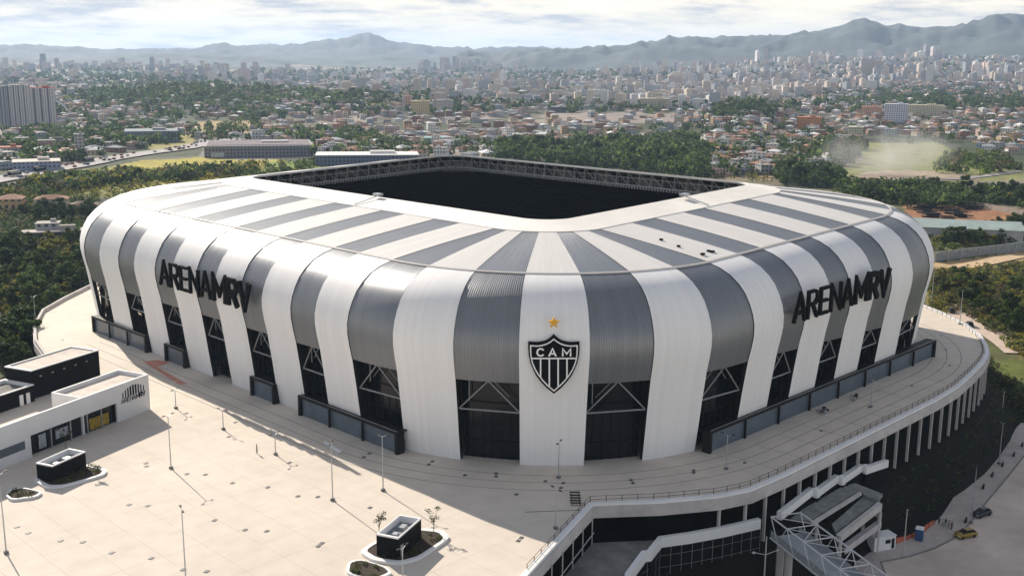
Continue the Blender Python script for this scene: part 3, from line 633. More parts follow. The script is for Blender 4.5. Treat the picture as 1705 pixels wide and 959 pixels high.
# ---- lettering
def text_part(txt, size, ext, off, mats, parent, M_, name='lettering', space=1.0, align='LEFT'):
    cu = bpy.data.curves.new('txt', 'FONT'); cu.body = txt; cu.size = size; cu.extrude = ext; cu.offset = off; cu.space_character = space; cu.resolution_u = 3; cu.align_x = align
    o = bpy.data.objects.new('txt', cu); col.objects.link(o); dg = bpy.context.evaluated_depsgraph_get(); me = bpy.data.meshes.new_from_object(o.evaluated_get(dg)); bpy.data.objects.remove(o); bpy.data.curves.remove(cu)
    me.transform(M_); me.materials.clear(); me.materials.append(mats); me.name = name
    ob = bpy.data.objects.new(name, me); col.objects.link(ob); ob.parent = parent; return ob
def text_width(txt, size, off, space):
    cu = bpy.data.curves.new('txt', 'FONT'); cu.body = txt; cu.size = size; cu.offset = off; cu.space_character = space
    o = bpy.data.objects.new('txt', cu); col.objects.link(o); dg = bpy.context.evaluated_depsgraph_get(); me = o.evaluated_get(dg).to_mesh(); xs = [v.co.x for v in me.vertices]; w = max(xs); mn = min(xs)
    hs = [v.co.y for v in me.vertices]; h = max(hs); o.evaluated_get(dg).to_mesh_clear(); bpy.data.objects.remove(o); bpy.data.curves.remove(cu); return mn, w, h
def frame(origin, xdir, zdir=(0, 0, 1), sx=1.0, sy=1.0):
    x = Vector(xdir).normalized(); y = Vector(zdir); y = (y-x*y.dot(x)).normalized(); z = x.cross(y)
    M_ = Matrix.Identity(4)
    for i in range(3): M_[i][0] = x[i]*sx; M_[i][1] = y[i]*sy; M_[i][2] = z[i]; M_[i][3] = origin[i]
    return M_
m_letter = mat('black sign letters', (0.003, 0.003, 0.003), 0.8, spec=0.1)
# block letters drawn as strokes in a box of unit height
GL = {'A': (0.74, [[(0.03, 0), (0.37, 0.97), (0.71, 0)], [(0.14, 0.32), (0.60, 0.32)]]), 'R': (0.70, [[(0.06, 0), (0.06, 0.94), (0.46, 0.94), (0.62, 0.86), (0.64, 0.66), (0.50, 0.50), (0.06, 0.50)], [(0.34, 0.50), (0.66, 0)]]),
      'E': (0.62, [[(0.60, 0.94), (0.06, 0.94), (0.06, 0.06), (0.60, 0.06)], [(0.06, 0.50), (0.52, 0.50)]]), 'N': (0.74, [[(0.06, 0), (0.06, 0.97), (0.68, 0.03), (0.68, 1.0)]]),
      'M': (0.94, [[(0.06, 0), (0.06, 0.95), (0.47, 0.30), (0.88, 0.95), (0.88, 0)]]), 'V': (0.74, [[(0.03, 1.0), (0.37, 0.04), (0.71, 1.0)]]),
      'C': (0.78, [[(0.74, 0.76), (0.62, 0.89), (0.44, 0.95), (0.24, 0.89), (0.10, 0.72), (0.06, 0.50), (0.10, 0.28), (0.24, 0.11), (0.44, 0.05), (0.62, 0.11), (0.74, 0.24)]])}
def stroke_word(txt, t, gap, depth):
    """mesh builder in the x (along) y (up) z (out) frame, and the width of the word"""
    b = MB(); x = 0.0; e = 0
    for ch in txt:
        w, lines = GL[ch]
        for ln in lines:
            n = len(ln); off = []
            for i in range(n):
                p = np.array(ln[i]); d0 = (p-np.array(ln[i-1])) if i else None; d1 = (np.array(ln[i+1])-p) if i < n-1 else None
                d0 = d0/np.linalg.norm(d0) if d0 is not None else None; d1 = d1/np.linalg.norm(d1) if d1 is not None else None
                if d0 is None: m_ = np.array([-d1[1], d1[0]]); k = 1
                elif d1 is None: m_ = np.array([-d0[1], d0[0]]); k = 1
                else: a = np.array([-d0[1], d0[0]]); c = np.array([-d1[1], d1[0]]); m_ = a+c; m_ /= np.linalg.norm(m_)+1e-9; k = min(1/max(m_@a, 0.35), 1.6)
                off.append((p+m_*t/2*k, p-m_*t/2*k))
            z1 = depth+0.004*e; e += 1
            for i in range(n-1):
                q = [off[i][1], off[i+1][1], off[i+1][0], off[i][0]]; q = [(x+v[0], v[1]) for v in q]
                b.face([(u, v, z1) for u, v in q])
                for k_ in range(4): a, c = q[k_], q[(k_+1) % 4]; b.face([(a[0], a[1], -depth), (c[0], c[1], -depth), (c[0], c[1], z1), (a[0], a[1], z1)])
        x += w+gap
    return b, x-gap
def word_part(txt, t, gap, depth, mtl, parent, M_, name):
    b, w = stroke_word(txt, t, gap, depth); o = b.build(name, mtl, parent); o.data.transform(M_); return o
def sign(parts, p0, p1, zb, hgt, ext=0.32):
    """the words run from p0 to p1; the letters keep one height"""
    p0, p1 = np.array(p0), np.array(p1); L_ = np.linalg.norm(p1-p0); d = (p1-p0)/L_; ws = [stroke_word(t_, 0.1, 0.09, 1)[1] for t_, th, _ in parts]
    tot = sum(ws)+0.14*(len(ws)-1); x = 0.0; sx = L_/tot
    for (txt, th, _), w in zip(parts, ws):
        o = p0+d*(x*sx); word_part(txt, th, 0.09, ext, m_letter, st, frame((o[0], o[1], zb), (d[0], d[1], 0), sx=sx, sy=hgt), 'lettering'); x += w+0.14
pl = lambda px, py: on_plane(px, py, (-53.6, 0, 0), (1, 0, 0)); pr_ = lambda px, py: on_plane(px, py, (0, -53.6, 0), (0, 1, 0))
a0, a1 = pl(266, 478), pl(416, 517); sign([('ARENA', 0.105, 0), ('MRV', 0.19, 0)], (-53.4, a0[1]), (-53.4, a1[1]), (a0[2]+a1[2])/2+0.2, 5.6)
a0, a1 = pr_(1322, 540), pr_(1480, 492); sign([('ARENA', 0.105, 0), ('MRV', 0.19, 0)], (a0[0], -53.4), (a1[0], -53.4), (a0[2]+a1[2])/2+0.2, 5.6)
# ---- crest on the corner stripe, traced in its own plane
nd = np.array([-1, -1, 0])/math.sqrt(2); cp0 = nd*52.35
def cpx(zx, zy): return on_plane(860+zx/5.992, 510+zy/5.992, cp0, nd)
ux = np.array([1, -1, 0])/math.sqrt(2)        # to the right as seen from outside
mid_ = cpx(373, 500); mid_ = nd*52.35+np.array([0, 0, mid_[2]])
def L2(zx, zy): q = cpx(zx, zy)-mid_; return (q@ux, q[2])
SHX = L2(373, 500)[0]
def flat(poly2, depth0, depth1, mtl, name, parent):
    n = len(poly2); ar = sum(poly2[i][0]*poly2[(i+1) % n][1]-poly2[(i+1) % n][0]*poly2[i][1] for i in range(n))
    if ar < 0: poly2 = poly2[::-1]
    b = MB()
    def W(p, k): q = ux*p[0]+nd*k; return (q[0], q[1], p[1])
    b.face([W(p, depth1) for p in poly2])
    for i in range(n): p, q = poly2[i], poly2[(i+1) % n]; b.face([W(p, depth0), W(q, depth0), W(q, depth1), W(p, depth1)])
    return b.build(name, mtl, parent)
half = [(373, 281), (395, 303), (420, 325), (455, 345), (495, 355), (540, 361), (590, 359), (628, 354), (630, 420), (622, 500), (606, 570), (580, 630), (550, 690), (505, 750), (450, 810), (373, 872)]
def sym(h): return h+[(746-x, y) for x, y in h[::-1][1:-1]]
half2 = [(373, 318), (400, 342), (440, 366), (480, 380), (530, 389), (575, 388), (612, 384), (612, 450), (605, 515), (590, 575), (565, 630), (533, 685), (490, 740), (440, 792), (373, 849)]
half3 = [(373, 334), (405, 360), (445, 382), (490, 396), (540, 402), (598, 399), (598, 452), (594, 508), (578, 568), (553, 625), (520, 680), (478, 733), (432, 780), (373, 832)]
S = lambda h: [L2(x, y) for x, y in sym(h)]
m_cb = mat('crest black', (0.003, 0.003, 0.003), 0.8, spec=0.1); m_cw = mat('crest white', (0.82, 0.82, 0.82), 0.5, var=0.02)
crest = flat(S(half), -0.5, 0.0, m_cb, 'crest', st); crest.location = tuple(mid_)
flat(S(half2), 0.002, 0.06, m_cw, 'white_outline', crest); flat(S(half3), 0.062, 0.10, m_cb, 'shield_field', crest)
flat([L2(*p) for p in ((153, 510), (594, 510), (591, 524), (155, 524))], 0.102, 0.14, m_cw, 'white_bar', crest)
for x0, y1 in ((240, 716), (327, 795), (415, 795), (503, 716)):
    flat([L2(*p) for p in ((x0-7.5, 520), (x0+7.5, 520), (x0+7.5, y1+(8 if x0 < 373 else -8)), (x0-7.5, y1-(8 if x0 < 373 else -8)))], 0.102, 0.141, m_cw, 'white_bar', crest)
for ch, x0, x1 in (('C', 200, 274), ('A', 320, 398), ('M', 455, 546)):
    a = L2(x0, 496); c = L2(x1, 417); sx = (c[0]-a[0])/GL[ch][0]; sy = c[1]-a[1]
    o = ux*a[0]+nd*0.12; word_part(ch, 0.19, 0, 0.03, m_cw, crest, frame((o[0], o[1], a[1]), ux, sx=sx, sy=sy), 'crest_letter')
star = [(373+62*math.cos(math.radians(90+36*i))*(1 if i % 2 == 0 else 0.42), 163-62*math.sin(math.radians(90+36*i))*(1 if i % 2 == 0 else 0.42)) for i in range(10)]
so = flat([L2(*p) for p in star], -0.4, 0.15, mat('star gold', (0.70, 0.36, 0.02), 0.5, var=0.03), 'gold_star', crest)
# ================================================================== PLAZA BUILDINGS AND FURNITURE
def obox(b, O, u, v, a0, a1, b0, b1, z0, z1, mi=0):
    """box in a rotated ground frame"""
    P = [(O[0]+u[0]*a+v[0]*c, O[1]+u[1]*a+v[1]*c) for a, c in ((a0, b0), (a1, b0), (a1, b1), (a0, b1))]; b.prism(P, z0, z1, mi)
U = np.array([-0.937, -0.349]); V = np.array([-0.349, 0.937]); V = V/np.linalg.norm(V); OS = (-69.6, 42.2)
Z2 = (0, 0)
def W2(a, c): return (OS[0]+U[0]*a+V[0]*c, OS[1]+U[1]*a+V[1]*c)
shop = thing('shop_building', 'long white single storey building with a striped arch logo and a wide dark shopfront', 'building', (OS[0], OS[1], 0))
H = 7.3
m_floor = mat('sunlit roof screed', (0.60, 0.53, 0.47), 0.9, var=0.08, vs=0.4, big=0.1, bigs=0.2)
b = MB()
obox(b, Z2, U, V, 0, 8.8, 0, 0.4, 0, H); obox(b, Z2, U, V, 8.8, 29.2, 0, 0.4, 3.9, H); obox(b, Z2, U, V, 29.2, 70, 0, 0.4, 0, H)
obox(b, Z2, U, V, 0, 0.35, 0.4, 7.8, 0, H); obox(b, Z2, U, V, 0.35, 17, 7.45, 7.8, 0, H); obox(b, Z2, U, V, 16.65, 17, 0.4, 7.45, 0, H-0.05)
b.build('wall', m_white, shop)
b = MB(); obox(b, Z2, U, V, 0.35, 16.65, 0.4, 7.45, 6.2, 6.55); b.build('flat_roof', m_floor, shop)
b = MB(); obox(b, Z2, U, V, 17, 70, 0.4, 5.6, 3.9, 4.2); b.build('terrace_roof', m_floor, shop)
b = MB(); obox(b, Z2, U, V, 8.8, 29.2, 4.8, 5.0, 0, 3.85); obox(b, Z2, U, V, 8.6, 8.8, 0.42, 5, 0, 3.85); obox(b, Z2, U, V, 29.2, 29.4, 0.42, 5, 0, 3.85); obox(b, Z2, U, V, 8.8, 29.2, 0.42, 4.8, 3.7, 3.88); b.build('shopfront_recess', m_black, shop)
for a in (12.5, 16, 20, 24.5): b = MB(); obox(b, Z2, U, V, a, a+0.18, 0.1, 0.35, 0, 3.88); b.build('mullion', m_steel, shop)
b = MB(); obox(b, Z2, U, V, 8.9, 29.1, 0.9, 0.95, 0, 3.6); b.build('shop_glass', m_glassd, shop)
b = MB(); obox(b, Z2, U, V, 10.4, 15.2, 0.62, 0.7, 0.3, 2.5); b.build('yellow_window_display', mat('yellow display', (0.30, 0.20, 0.012), 0.6, var=0.5, vs=1.5), shop)
for pp in ((20.3, 23.2, 1.2, 2.9), (25.4, 27.0, 0.6, 3.2)): b = MB(); obox(b, Z2, U, V, pp[0], pp[1], 0.62, 0.7, pp[2], pp[3]); b.build('poster', mat('grey poster', (0.35, 0.38, 0.42), 0.5, var=0.5, vs=1.2), shop)
b = MB(); obox(b, Z2, U, V, 30.5, 46, -0.03, 0.0, 1.9, 3.4); b.build('ribbon_window', mat('dull window glass', (0.10, 0.12, 0.15), 0.2), shop)
# logo on the wall: arch of stripes over the word
un = -V
def wpt(px, py): return on_plane(px, py, (OS[0]-V[0]*0.05, OS[1]-V[1]*0.05, 0), (un[0], un[1], 0))
lg = MB(); A0, A1 = wpt(205, 664), wpt(239, 648)
def wall_uv(p): q = np.array(p[:2])-np.array(OS); return (q@U, p[2])
aL, zL = wall_uv(A0); aR, zR = wall_uv(A1); zb = 4.35
for i in range(9):
    f = i/8; a = aL+(aR-aL)*f; hh = 0.6+1.35*math.sin(math.pi*(0.12+0.76*f)); w = (0.16, 0.2, 0.26, 0.34, 0.36, 0.34, 0.26, 0.2, 0.16)[i]
    lg.box((U[0]*a-V[0]*0.06, U[1]*a-V[1]*0.06, zb+0.15*0+hh/2), (w, 0.08, hh), math.atan2(U[1], U[0]))
lg.build('logo', m_letter, shop)
wA = stroke_word('ARENA', 0.1, 0.09, 1)[1]; wM = stroke_word('MRV', 0.1, 0.09, 1)[1]; Lg = abs(aL-aR)+0.9; s0 = Lg/(wA+wM+0.12); d = -U
o0 = U*(max(aL, aR)+0.55)-V*0.07; word_part('ARENA', 0.10, 0.09, 0.02, m_letter, shop, frame((o0[0], o0[1], 3.35), (d[0], d[1], 0), sx=s0, sy=0.95), 'lettering')
o1 = o0+d*((wA+0.12)*s0); word_part('MRV', 0.22, 0.09, 0.02, m_letter, shop, frame((o1[0], o1[1], 3.35), (d[0], d[1], 0), sx=s0, sy=0.95), 'lettering')

def parapet_block(name, label, cat, corners, H, wm, rim, roofz, roofm, rimw=0.35, extras=None, group=None):
    c = np.mean(np.array(corners), 0); t = thing(name, label, cat, (c[0], c[1], 0), group=group); cs = [np.array(p)-c for p in corners]
    ins = [p*(1-rimw/np.linalg.norm(p)*1.4) for p in cs]
    b = MB(); n = 4
    if sum(cs[i][0]*cs[(i+1) % 4][1]-cs[(i+1) % 4][0]*cs[i][1] for i in range(4)) < 0: cs = cs[::-1]; ins = ins[::-1]
    for i in range(4): p, q = cs[i], cs[(i+1) % 4]; b.face([(p[0], p[1], 0), (q[0], q[1], 0), (q[0], q[1], H), (p[0], p[1], H)])
    b.build('wall', wm, t)
    b = MB()
    for i in range(4):
        p, q, pi, qi = cs[i], cs[(i+1) % 4], ins[i], ins[(i+1) % 4]; e = 1.012
        b.face([(p[0]*e, p[1]*e, H+.1), (q[0]*e, q[1]*e, H+.1), (qi[0], qi[1], H+.1), (pi[0], pi[1], H+.1)]); b.face([(p[0]*e, p[1]*e, H-.12), (q[0]*e, q[1]*e, H-.12), (q[0]*e, q[1]*e, H+.1), (p[0]*e, p[1]*e, H+.1)]); b.face([(qi[0], qi[1], roofz), (pi[0], pi[1], roofz), (pi[0], pi[1], H+.1), (qi[0], qi[1], H+.1)])
    b.build('roof_rim', rim, t); b = MB(); b.face([(p[0], p[1], roofz+.01) for p in ins]); b.build('flat_roof', roofm, t); return t, cs
bl = parapet_block('service_building', 'large black flat roofed building behind the white shop', 'building', [(-86.2, 71.8), (-83.6, 64.9), (-66.6, 71.0), (-69.3, 78.1)], 6.0, m_black, m_white, 5.8, m_floor, 0.4)[0]
b = MB(); 
for k in range(5): 
    f = 0.12+k*0.17; p = np.array([-83.6, 64.9])*(1-f)+np.array([-66.6, 71.0])*f-np.array(bl.location[:2]); b = MB(); b.box((p[0]+0.05, p[1]-0.1, 4.4), (0.45, 0.2, 0.2), math.atan2(6.1, 17)); b.build('wall_lamp', m_steel, bl)
sb = parapet_block('service_building', 'small black building with two white doors at the left picture edge', 'building', [(-97.5, 66.8), (-94.9, 59.4), (-83.9, 63.4), (-86.6, 70.9)], 3.5, m_black, m_white, 2.9, m_dconc, 0.35)[0]
for f in (0.72, 0.86):
    b = MB(); p = np.array([-94.9, 59.4])*(1-f)+np.array([-83.9, 63.4])*f-np.array(sb.location[:2]); b.box((p[0]+0.03, p[1]-0.08, 1.15), (0.9, 0.1, 2.2), math.atan2(4, 11)); b.build('door', m_white, sb)
k1, _ = parapet_block('plaza_kiosk', 'black kiosk with a white roof rim in the front planter, street lamp beside it', 'kiosk', [(-71.5, -38.3), (-70.1, -41.4), (-76.8, -44.3), (-78.1, -41.1)], 3.4, m_black, m_white, 2.5, mat('grey roof felt', (0.20, 0.22, 0.25), 0.8, var=0.3), 0.28, group='black kiosks on the plaza')
k2, _ = parapet_block('plaza_kiosk', 'black kiosk with a white roof rim in front of the long white shop', 'kiosk', [(-100.7, 20.5), (-93.9, 23.4), (-92.6, 20.0), (-99.4, 17.2)], 3.0, m_black, m_white, 2.1, MATS['grey roof felt'], 0.28, group='black kiosks on the plaza')
for k_, cen_ in ((k1, (-73.4, -42.8)), (k2, (-96, 18.6))):
    b = MB(); ang = math.atan2(2.9, 6.7); b.box((1.2*math.cos(ang), 1.2*math.sin(ang), 2.75 if k_ is k1 else 2.35), (1.3, 0.8, 0.5), ang); b.build('rooftop_unit', m_steel, k_); b = MB(); b.box((-1.2*math.cos(ang), -1.2*math.sin(ang), 2.7 if k_ is k1 else 2.3), (0.9, 0.7, 0.4), ang); b.build('rooftop_unit', m_steel, k_)
d = MB(); a_ = np.array([-76.8, -44.3]); c_ = np.array([-70.1, -41.4]); p = a_*0.86+c_*0.14-np.array(k1.location[:2]); d.box((p[0]+0.02, p[1]-0.05, 1.05), (0.8, 0.08, 2.1), math.atan2(2.9, 6.7)); d.build('door', m_steel, k1)

# planters: curved white kerbs with soil; low plants
m_soil = mat('planter soil', (0.035, 0.022, 0.012), 0.95, var=0.5, vs=2)
def round_poly(pts, n=5, f=0.28):
    out = []; P = [np.array(p, float) for p in pts]; N_ = len(P)
    for i in range(N_):
        a, p, c = P[i-1], P[i], P[(i+1) % N_]; s = p+(a-p)*f; e = p+(c-p)*f
        for j in range(n+1): t = j/n; out.append(tuple((1-t)**2*s+2*t*(1-t)*p+t*t*e))
    return out
def leaf_cloud(b, c, rad, n, size, cols_, rng, flat_=1.0, shell=0.45):
    for _ in range(n):
        d = rng.normal(size=3); d /= np.linalg.norm(d); r = (shell+(1-shell)*rng.random())
        p = np.array(c)+d*np.array(rad)*r; nn = rng.normal(size=3)+d*0.8+np.array([0, 0, 0.5]); nn /= np.linalg.norm(nn)
        u = np.cross(nn, rng.normal(size=3)); u /= np.linalg.norm(u)+1e-9; w = np.cross(nn, u); s = size*(0.6+0.8*rng.random())
        q = [p-u*s, p-w*s*0.55, p+u*s, p+w*s*0.55]; cc = cols_[rng.integers(len(cols_))]
        b.face(q, 0, None, cc)
def leaf_material(name, rough=0.75):
    m = bpy.data.materials.new(name); m.use_nodes = True; N = m.node_tree.nodes; L = m.node_tree.links; b = N['Principled BSDF']; b.inputs['Roughness'].default_value = rough; b.inputs['Specular IOR Level'].default_value = 0.25
    a = N.new('ShaderNodeAttribute'); a.attribute_name = 'Col'; oi = N.new('ShaderNodeObjectInfo'); mr = N.new('ShaderNodeMapRange'); mr.inputs[3].default_value = 0.7; mr.inputs[4].default_value = 1.35; L.new(oi.outputs['Random'], mr.inputs[0])
    v = N.new('ShaderNodeVectorMath'); v.operation = 'SCALE'; L.new(a.outputs['Color'], v.inputs[0]); L.new(mr.outputs[0], v.inputs['Scale']); L.new(v.outputs[0], b.inputs['Base Color'])
    tr = N.new('ShaderNodeBsdfTranslucent'); L.new(v.outputs[0], tr.inputs['Color']); mx = N.new('ShaderNodeMixShader'); mx.inputs[0].default_value = 0.45; L.new(b.outputs[0], mx.inputs[1]); L.new(tr.outputs[0], mx.inputs[2]); L.new(mx.outputs[0], N['Material Output'].inputs['Surface'])
    MATS[name] = m; return m
m_leaf = leaf_material('leaves'); m_bark = mat('bark', (0.10, 0.07, 0.05), 0.9, var=0.3, vs=2)
GREENS = {'dark': [(0.028, 0.055, 0.016), (0.042, 0.075, 0.020), (0.060, 0.098, 0.026), (0.020, 0.038, 0.012)],
          'mid': [(0.055, 0.095, 0.022), (0.08, 0.125, 0.028), (0.11, 0.15, 0.035), (0.035, 0.06, 0.018)],
          'yellow': [(0.22, 0.20, 0.028), (0.16, 0.17, 0.028), (0.28, 0.23, 0.035), (0.09, 0.11, 0.022)],
          'dry': [(0.11, 0.09, 0.045), (0.08, 0.08, 0.035), (0.14, 0.11, 0.055), (0.05, 0.055, 0.025)]}
def planter(label, pts, plants, seed, glab):
    c = np.mean(np.array(pts), 0); t = thing('planter', label, 'planter', (c[0], c[1], 0), group='kerbed planters on the plaza')
    P = [(p[0]-c[0], p[1]-c[1]) for p in round_poly(pts)]; I = [(p[0]*0.86, p[1]*0.86) for p in P]
    b = MB(); n = len(P); ar = sum(P[i][0]*P[(i+1) % n][1]-P[(i+1) % n][0]*P[i][1] for i in range(n)); 
    if ar < 0: P = P[::-1]; I = I[::-1]
    b.grid([[(P[i % n][0], P[i % n][1], 0), (P[i % n][0], P[i % n][1], 0.38), (I[i % n][0], I[i % n][1], 0.38), (I[i % n][0], I[i % n][1], 0.2)] for i in range(n+1)]); b.build('kerb', m_white, t)
    b = MB(); b.face([(p[0], p[1], 0.3) for p in I]); b.build('soil', m_soil, t)
    rng = np.random.default_rng(seed); b = MB()
    for _ in range(plants):
        i = rng.integers(n); f = rng.random()**0.5*0.92; leaf_cloud(b, (I[i][0]*f, I[i][1]*f, 0.5), (0.5, 0.5, 0.3), 26, 0.13, GREENS['mid']+GREENS['dry'][:2], rng)
    o = b.build('ground_cover', m_leaf, t); o['kind'] = 'stuff'
planter('long kerbed planter round the front black kiosk', [(-79.3, -38.4), (-79.6, -42.0), (-77.7, -45.4), (-74.5, -46.2), (-66.9, -44.2), (-66.0, -41.6), (-67.9, -38.6), (-73, -36.8)], 34, 1, '')
planter('small rounded planter island at the bottom edge before the front kiosk', [(-84.6, -42.6), (-82.3, -40.0), (-80.5, -40.6), (-79.5, -45.0), (-80.0, -47.0), (-83.4, -47.0)], 16, 2, '')
planter('long kerbed planter round the kiosk by the white shop', [(-101.2, 15.8), (-99.1, 14.2), (-92.0, 14.4), (-90.6, 16.3), (-92.0, 20.6), (-94, 24), (-101.5, 21)], 30, 3, '')
planter('small tear shaped planter island near the left picture edge', [(-107.2, 16.9), (-105.7, 18.9), (-103.9, 18.3), (-102.3, 14.2), (-103.8, 13.0), (-107.2, 14.4)], 12, 4, '')

# young street trees: thin stem, sparse crown
def sapling(x, y, h, label, seed):
    rng = np.random.default_rng(seed); t = thing('sapling', label, 'tree', (x, y, 0.0), group='young trees on the plaza')
    b = MB(); b.tube((0, 0, 0), (0.05, 0, h*0.55), 0.06, 5, 0.04)
    tips = []
    for i in range(7):
        a = rng.random()*6.28; r = 0.35+rng.random()*0.75; z0 = h*(0.35+0.2*rng.random()); e = (r*math.cos(a), r*math.sin(a), h*(0.62+0.38*rng.random())); b.tube((0.04, 0, z0), e, 0.03, 4, 0.012); tips.append(e)
    b.build('trunk', m_bark, t); b = MB()
    for e in tips: leaf_cloud(b, e, (0.45, 0.45, 0.35), 26, 0.13, GREENS['dry']+GREENS['mid'][:2], rng)
    b.build('crown', m_leaf, t)
p = at(110, 748); sapling(p[0], p[1], 4.2, 'leafy sapling in front of the white shop window', 5)
p = at(622, 900); sapling(p[0]+1, p[1], 4.0, 'sparse sapling left of the front kiosk', 6)
p = at(722, 890); sapling(p[0], p[1], 4.0, 'sparse sapling right of the front kiosk', 7)
p = at(160, 796); sapling(p[0], p[1], 2.4, 'short sapling at the right end of the kiosk planter by the shop', 8)

# lamps: tapered mast, cross arm, two heads
def make_lamp(h):
    t = thing('street_lamp', None, None); b = MB(); b.tube((0, 0, 0), (0, 0, h), 0.11, 7, 0.06); b.build('mast', m_steel, t)
    b = MB(); b.box((0, 0, 0.18), (0.55, 0.55, 0.36)); b.build('foot', m_dconc, t)
    b = MB(); b.tube((0, 0, h-0.15), (0.75, 0.2, h+0.2), 0.04, 4); b.tube((0, 0, h-0.15), (-0.75, -0.2, h+0.2), 0.04, 4); b.build('bracket', m_steel, t)
    for sgn in (1, -1): b = MB(); b.box((sgn*0.95, sgn*0.25, h+0.24), (0.6, 0.26, 0.1), math.atan2(0.2, 0.75)); b.build('lamp_head', m_dsteel, t)
    return t
protoL = {}
def lamp(px, py, h, label, z=None, grp='lamps on the plaza'):
    q = at(px, py, 0.0 if z is None else z); key = h
    if key not in protoL: protoL[key] = make_lamp(h); protoL[key].location = q; tag(protoL[key], label, 'lamp', grp); return protoL[key]
    pr = protoL[key]; c = dup(pr, q, random.random()*3, label, group=grp, kids=PK[pr.name] if pr.name in PK else PK.setdefault(pr.name, [o for o in bpy.data.objects if o.parent == pr])); c['category'] = 'lamp'; return c
PK = {}
lamp(10.6, 921, 11.8, 'tall thin lamp mast at the left picture edge'); lamp(311, 990, 11.8, 'tall thin lamp mast rising from the bottom edge on the left of the sunlit plaza')
lamp(285, 780, 9.4, 'lamp mast on the sunlit plaza right of the white shop'); lamp(554, 833, 9.4, 'lamp mast in the middle of the sunlit plaza, left of the front kiosk')
lamp(638, 817, 9.4, 'lamp mast on the sunlit plaza right next to the stadium shadow line'); lamp(671, 985, 6.2, 'lamp mast at the bottom edge before the front kiosk')
lamp(459, 757, 3.8, 'short lamp on the sunlit plaza left of the shadow line'); lamp(293, 680, 3.8, 'short lamp on the sunlit plaza beside the shop end wall'); lamp(372, 715, 3.8, 'short lamp in the open sunlit plaza between two lamp masts')
lamp(925, 880, 6.2, 'pale lamp at the tip of the stadium shadow'); lamp(930, 796, 6.2, 'pale lamp in front of the crest stripe'); lamp(1209, 781, 6.2, 'lamp on the shaded plaza before the right hand corner of the stadium')
lamp(1450, 678, 6.2, 'lamp on the shaded plaza before the right hand side of the stadium'); lamp(1598, 540, 9.4, 'lamp standing at the sunlit far right end of the plaza'); lamp(1551, 503, 9.4, 'lamp on the plaza edge beside the right end of the stadium')
lamp(59, 532, 6.2, 'lamp outside the curved left parapet of the plaza')
# small steel hatches set in pairs in the paving
hb_ = MB(); hb_.box((0, 0, 0.035), (0.75, 0.55, 0.06)); m_hatch = mat('steel hatch', (0.10, 0.10, 0.10), 0.6, 0.3); hproto = None
HP = [(28, 877), (47, 887), (101, 900), (138, 902), (186, 920), (252, 929), (305, 948), (344, 951), (357, 866), (311, 789), (342, 790), (387, 804), (215, 840), (246, 842), (243, 771), (244, 776), (482, 770), (446, 811), (496, 826), (529, 827), (408, 882), (444, 884), (536, 904), (530, 909),
      (616, 845), (826, 788), (826, 793), (938, 804), (934, 812), (1051, 799), (1054, 804), (1155, 783), (1155, 787), (908, 801), (860, 823), (868, 895), (863, 900), (310, 688), (381, 727), (392, 703), (104, 566), (615, 755), (606, 761), (720, 768), (714, 773), (774, 791), (1367, 717), (1447, 678), (1518, 642), (1581, 609), (1567, 559), (1575, 582), (1640, 566), (1240, 770)]
for (px, py) in HP:
    q = at(px, py); shd = 'in the shaded paving' if px > 600 and py < 850 else 'in the sunlit paving'; side = 'near the crest stripe' if 800 < px < 1100 else 'towards the right end of the deck' if px >= 1100 else 'beside the left hand entrances' if px > 560 else 'left of the lamp masts' if px < 260 else 'between the lamp masts'
    lab = 'dark floor hatch '+shd+' '+side
    if hproto is None: hproto = hb_.build('floor_hatch', m_hatch); hproto.location = q; tag(hproto, lab, 'hatch', 'floor hatches in the plaza')
    else: dup(hproto, q, 0.4, lab)
# dark benches in a stack near the corner of the deck
bb = MB(); bb.box((0, 0, 0.42), (1.7, 0.42, 0.08)); bb.box((-0.65, 0, 0.2), (0.1, 0.4, 0.4)); bb.box((0.65, 0, 0.2), (0.1, 0.4, 0.4)); bp_ = None
for i, (px, py) in enumerate(((957, 823), (957.5, 828), (958, 832.5), (958, 837), (959, 841))):
    q = at(px, py); lab = ('farthest' if i == 0 else 'nearest' if i == 4 else ('second', 'middle', 'fourth')[i-1])+' of the five black benches in a row near the deck corner'
    if bp_ is None: bp_ = bb.build('bench', m_dsteel); bp_.location = q; bp_.rotation_euler = (0, 0, -0.79); tag(bp_, lab, 'bench', 'black benches near the deck corner')
    else: dup(bp_, q, -0.79, lab)
q0, q1 = at(540, 738), at(567, 755); b = MB(); dv = q1-q0; b.box((0, 0, 0.32), (np.linalg.norm(dv), 0.6, 0.12), math.atan2(dv[1], dv[0])); b.box((0, 0, 0.13), (np.linalg.norm(dv)*0.9, 0.35, 0.26), math.atan2(dv[1], dv[0])); o = b.build('long_bench', m_white); o.location = (q0+q1)/2; tag(o, 'long white bench on the stadium shadow line', 'bench')
# red carpet like painted area at the left foot of the stadium
pts = [at(238, 602), at(262, 599), at(284, 603), at(262, 611), at(312, 639), at(298, 640)]; b = MB(); b.face([(p[0], p[1], 0.006) for p in pts][::-1]); o = b.build('painted_patch', mat('worn red paint', (0.55, 0.24, 0.17), 0.9, var=0.25, vs=0.5)); o['kind'] = 'structure'; o.name = 'plaza_red_patch'
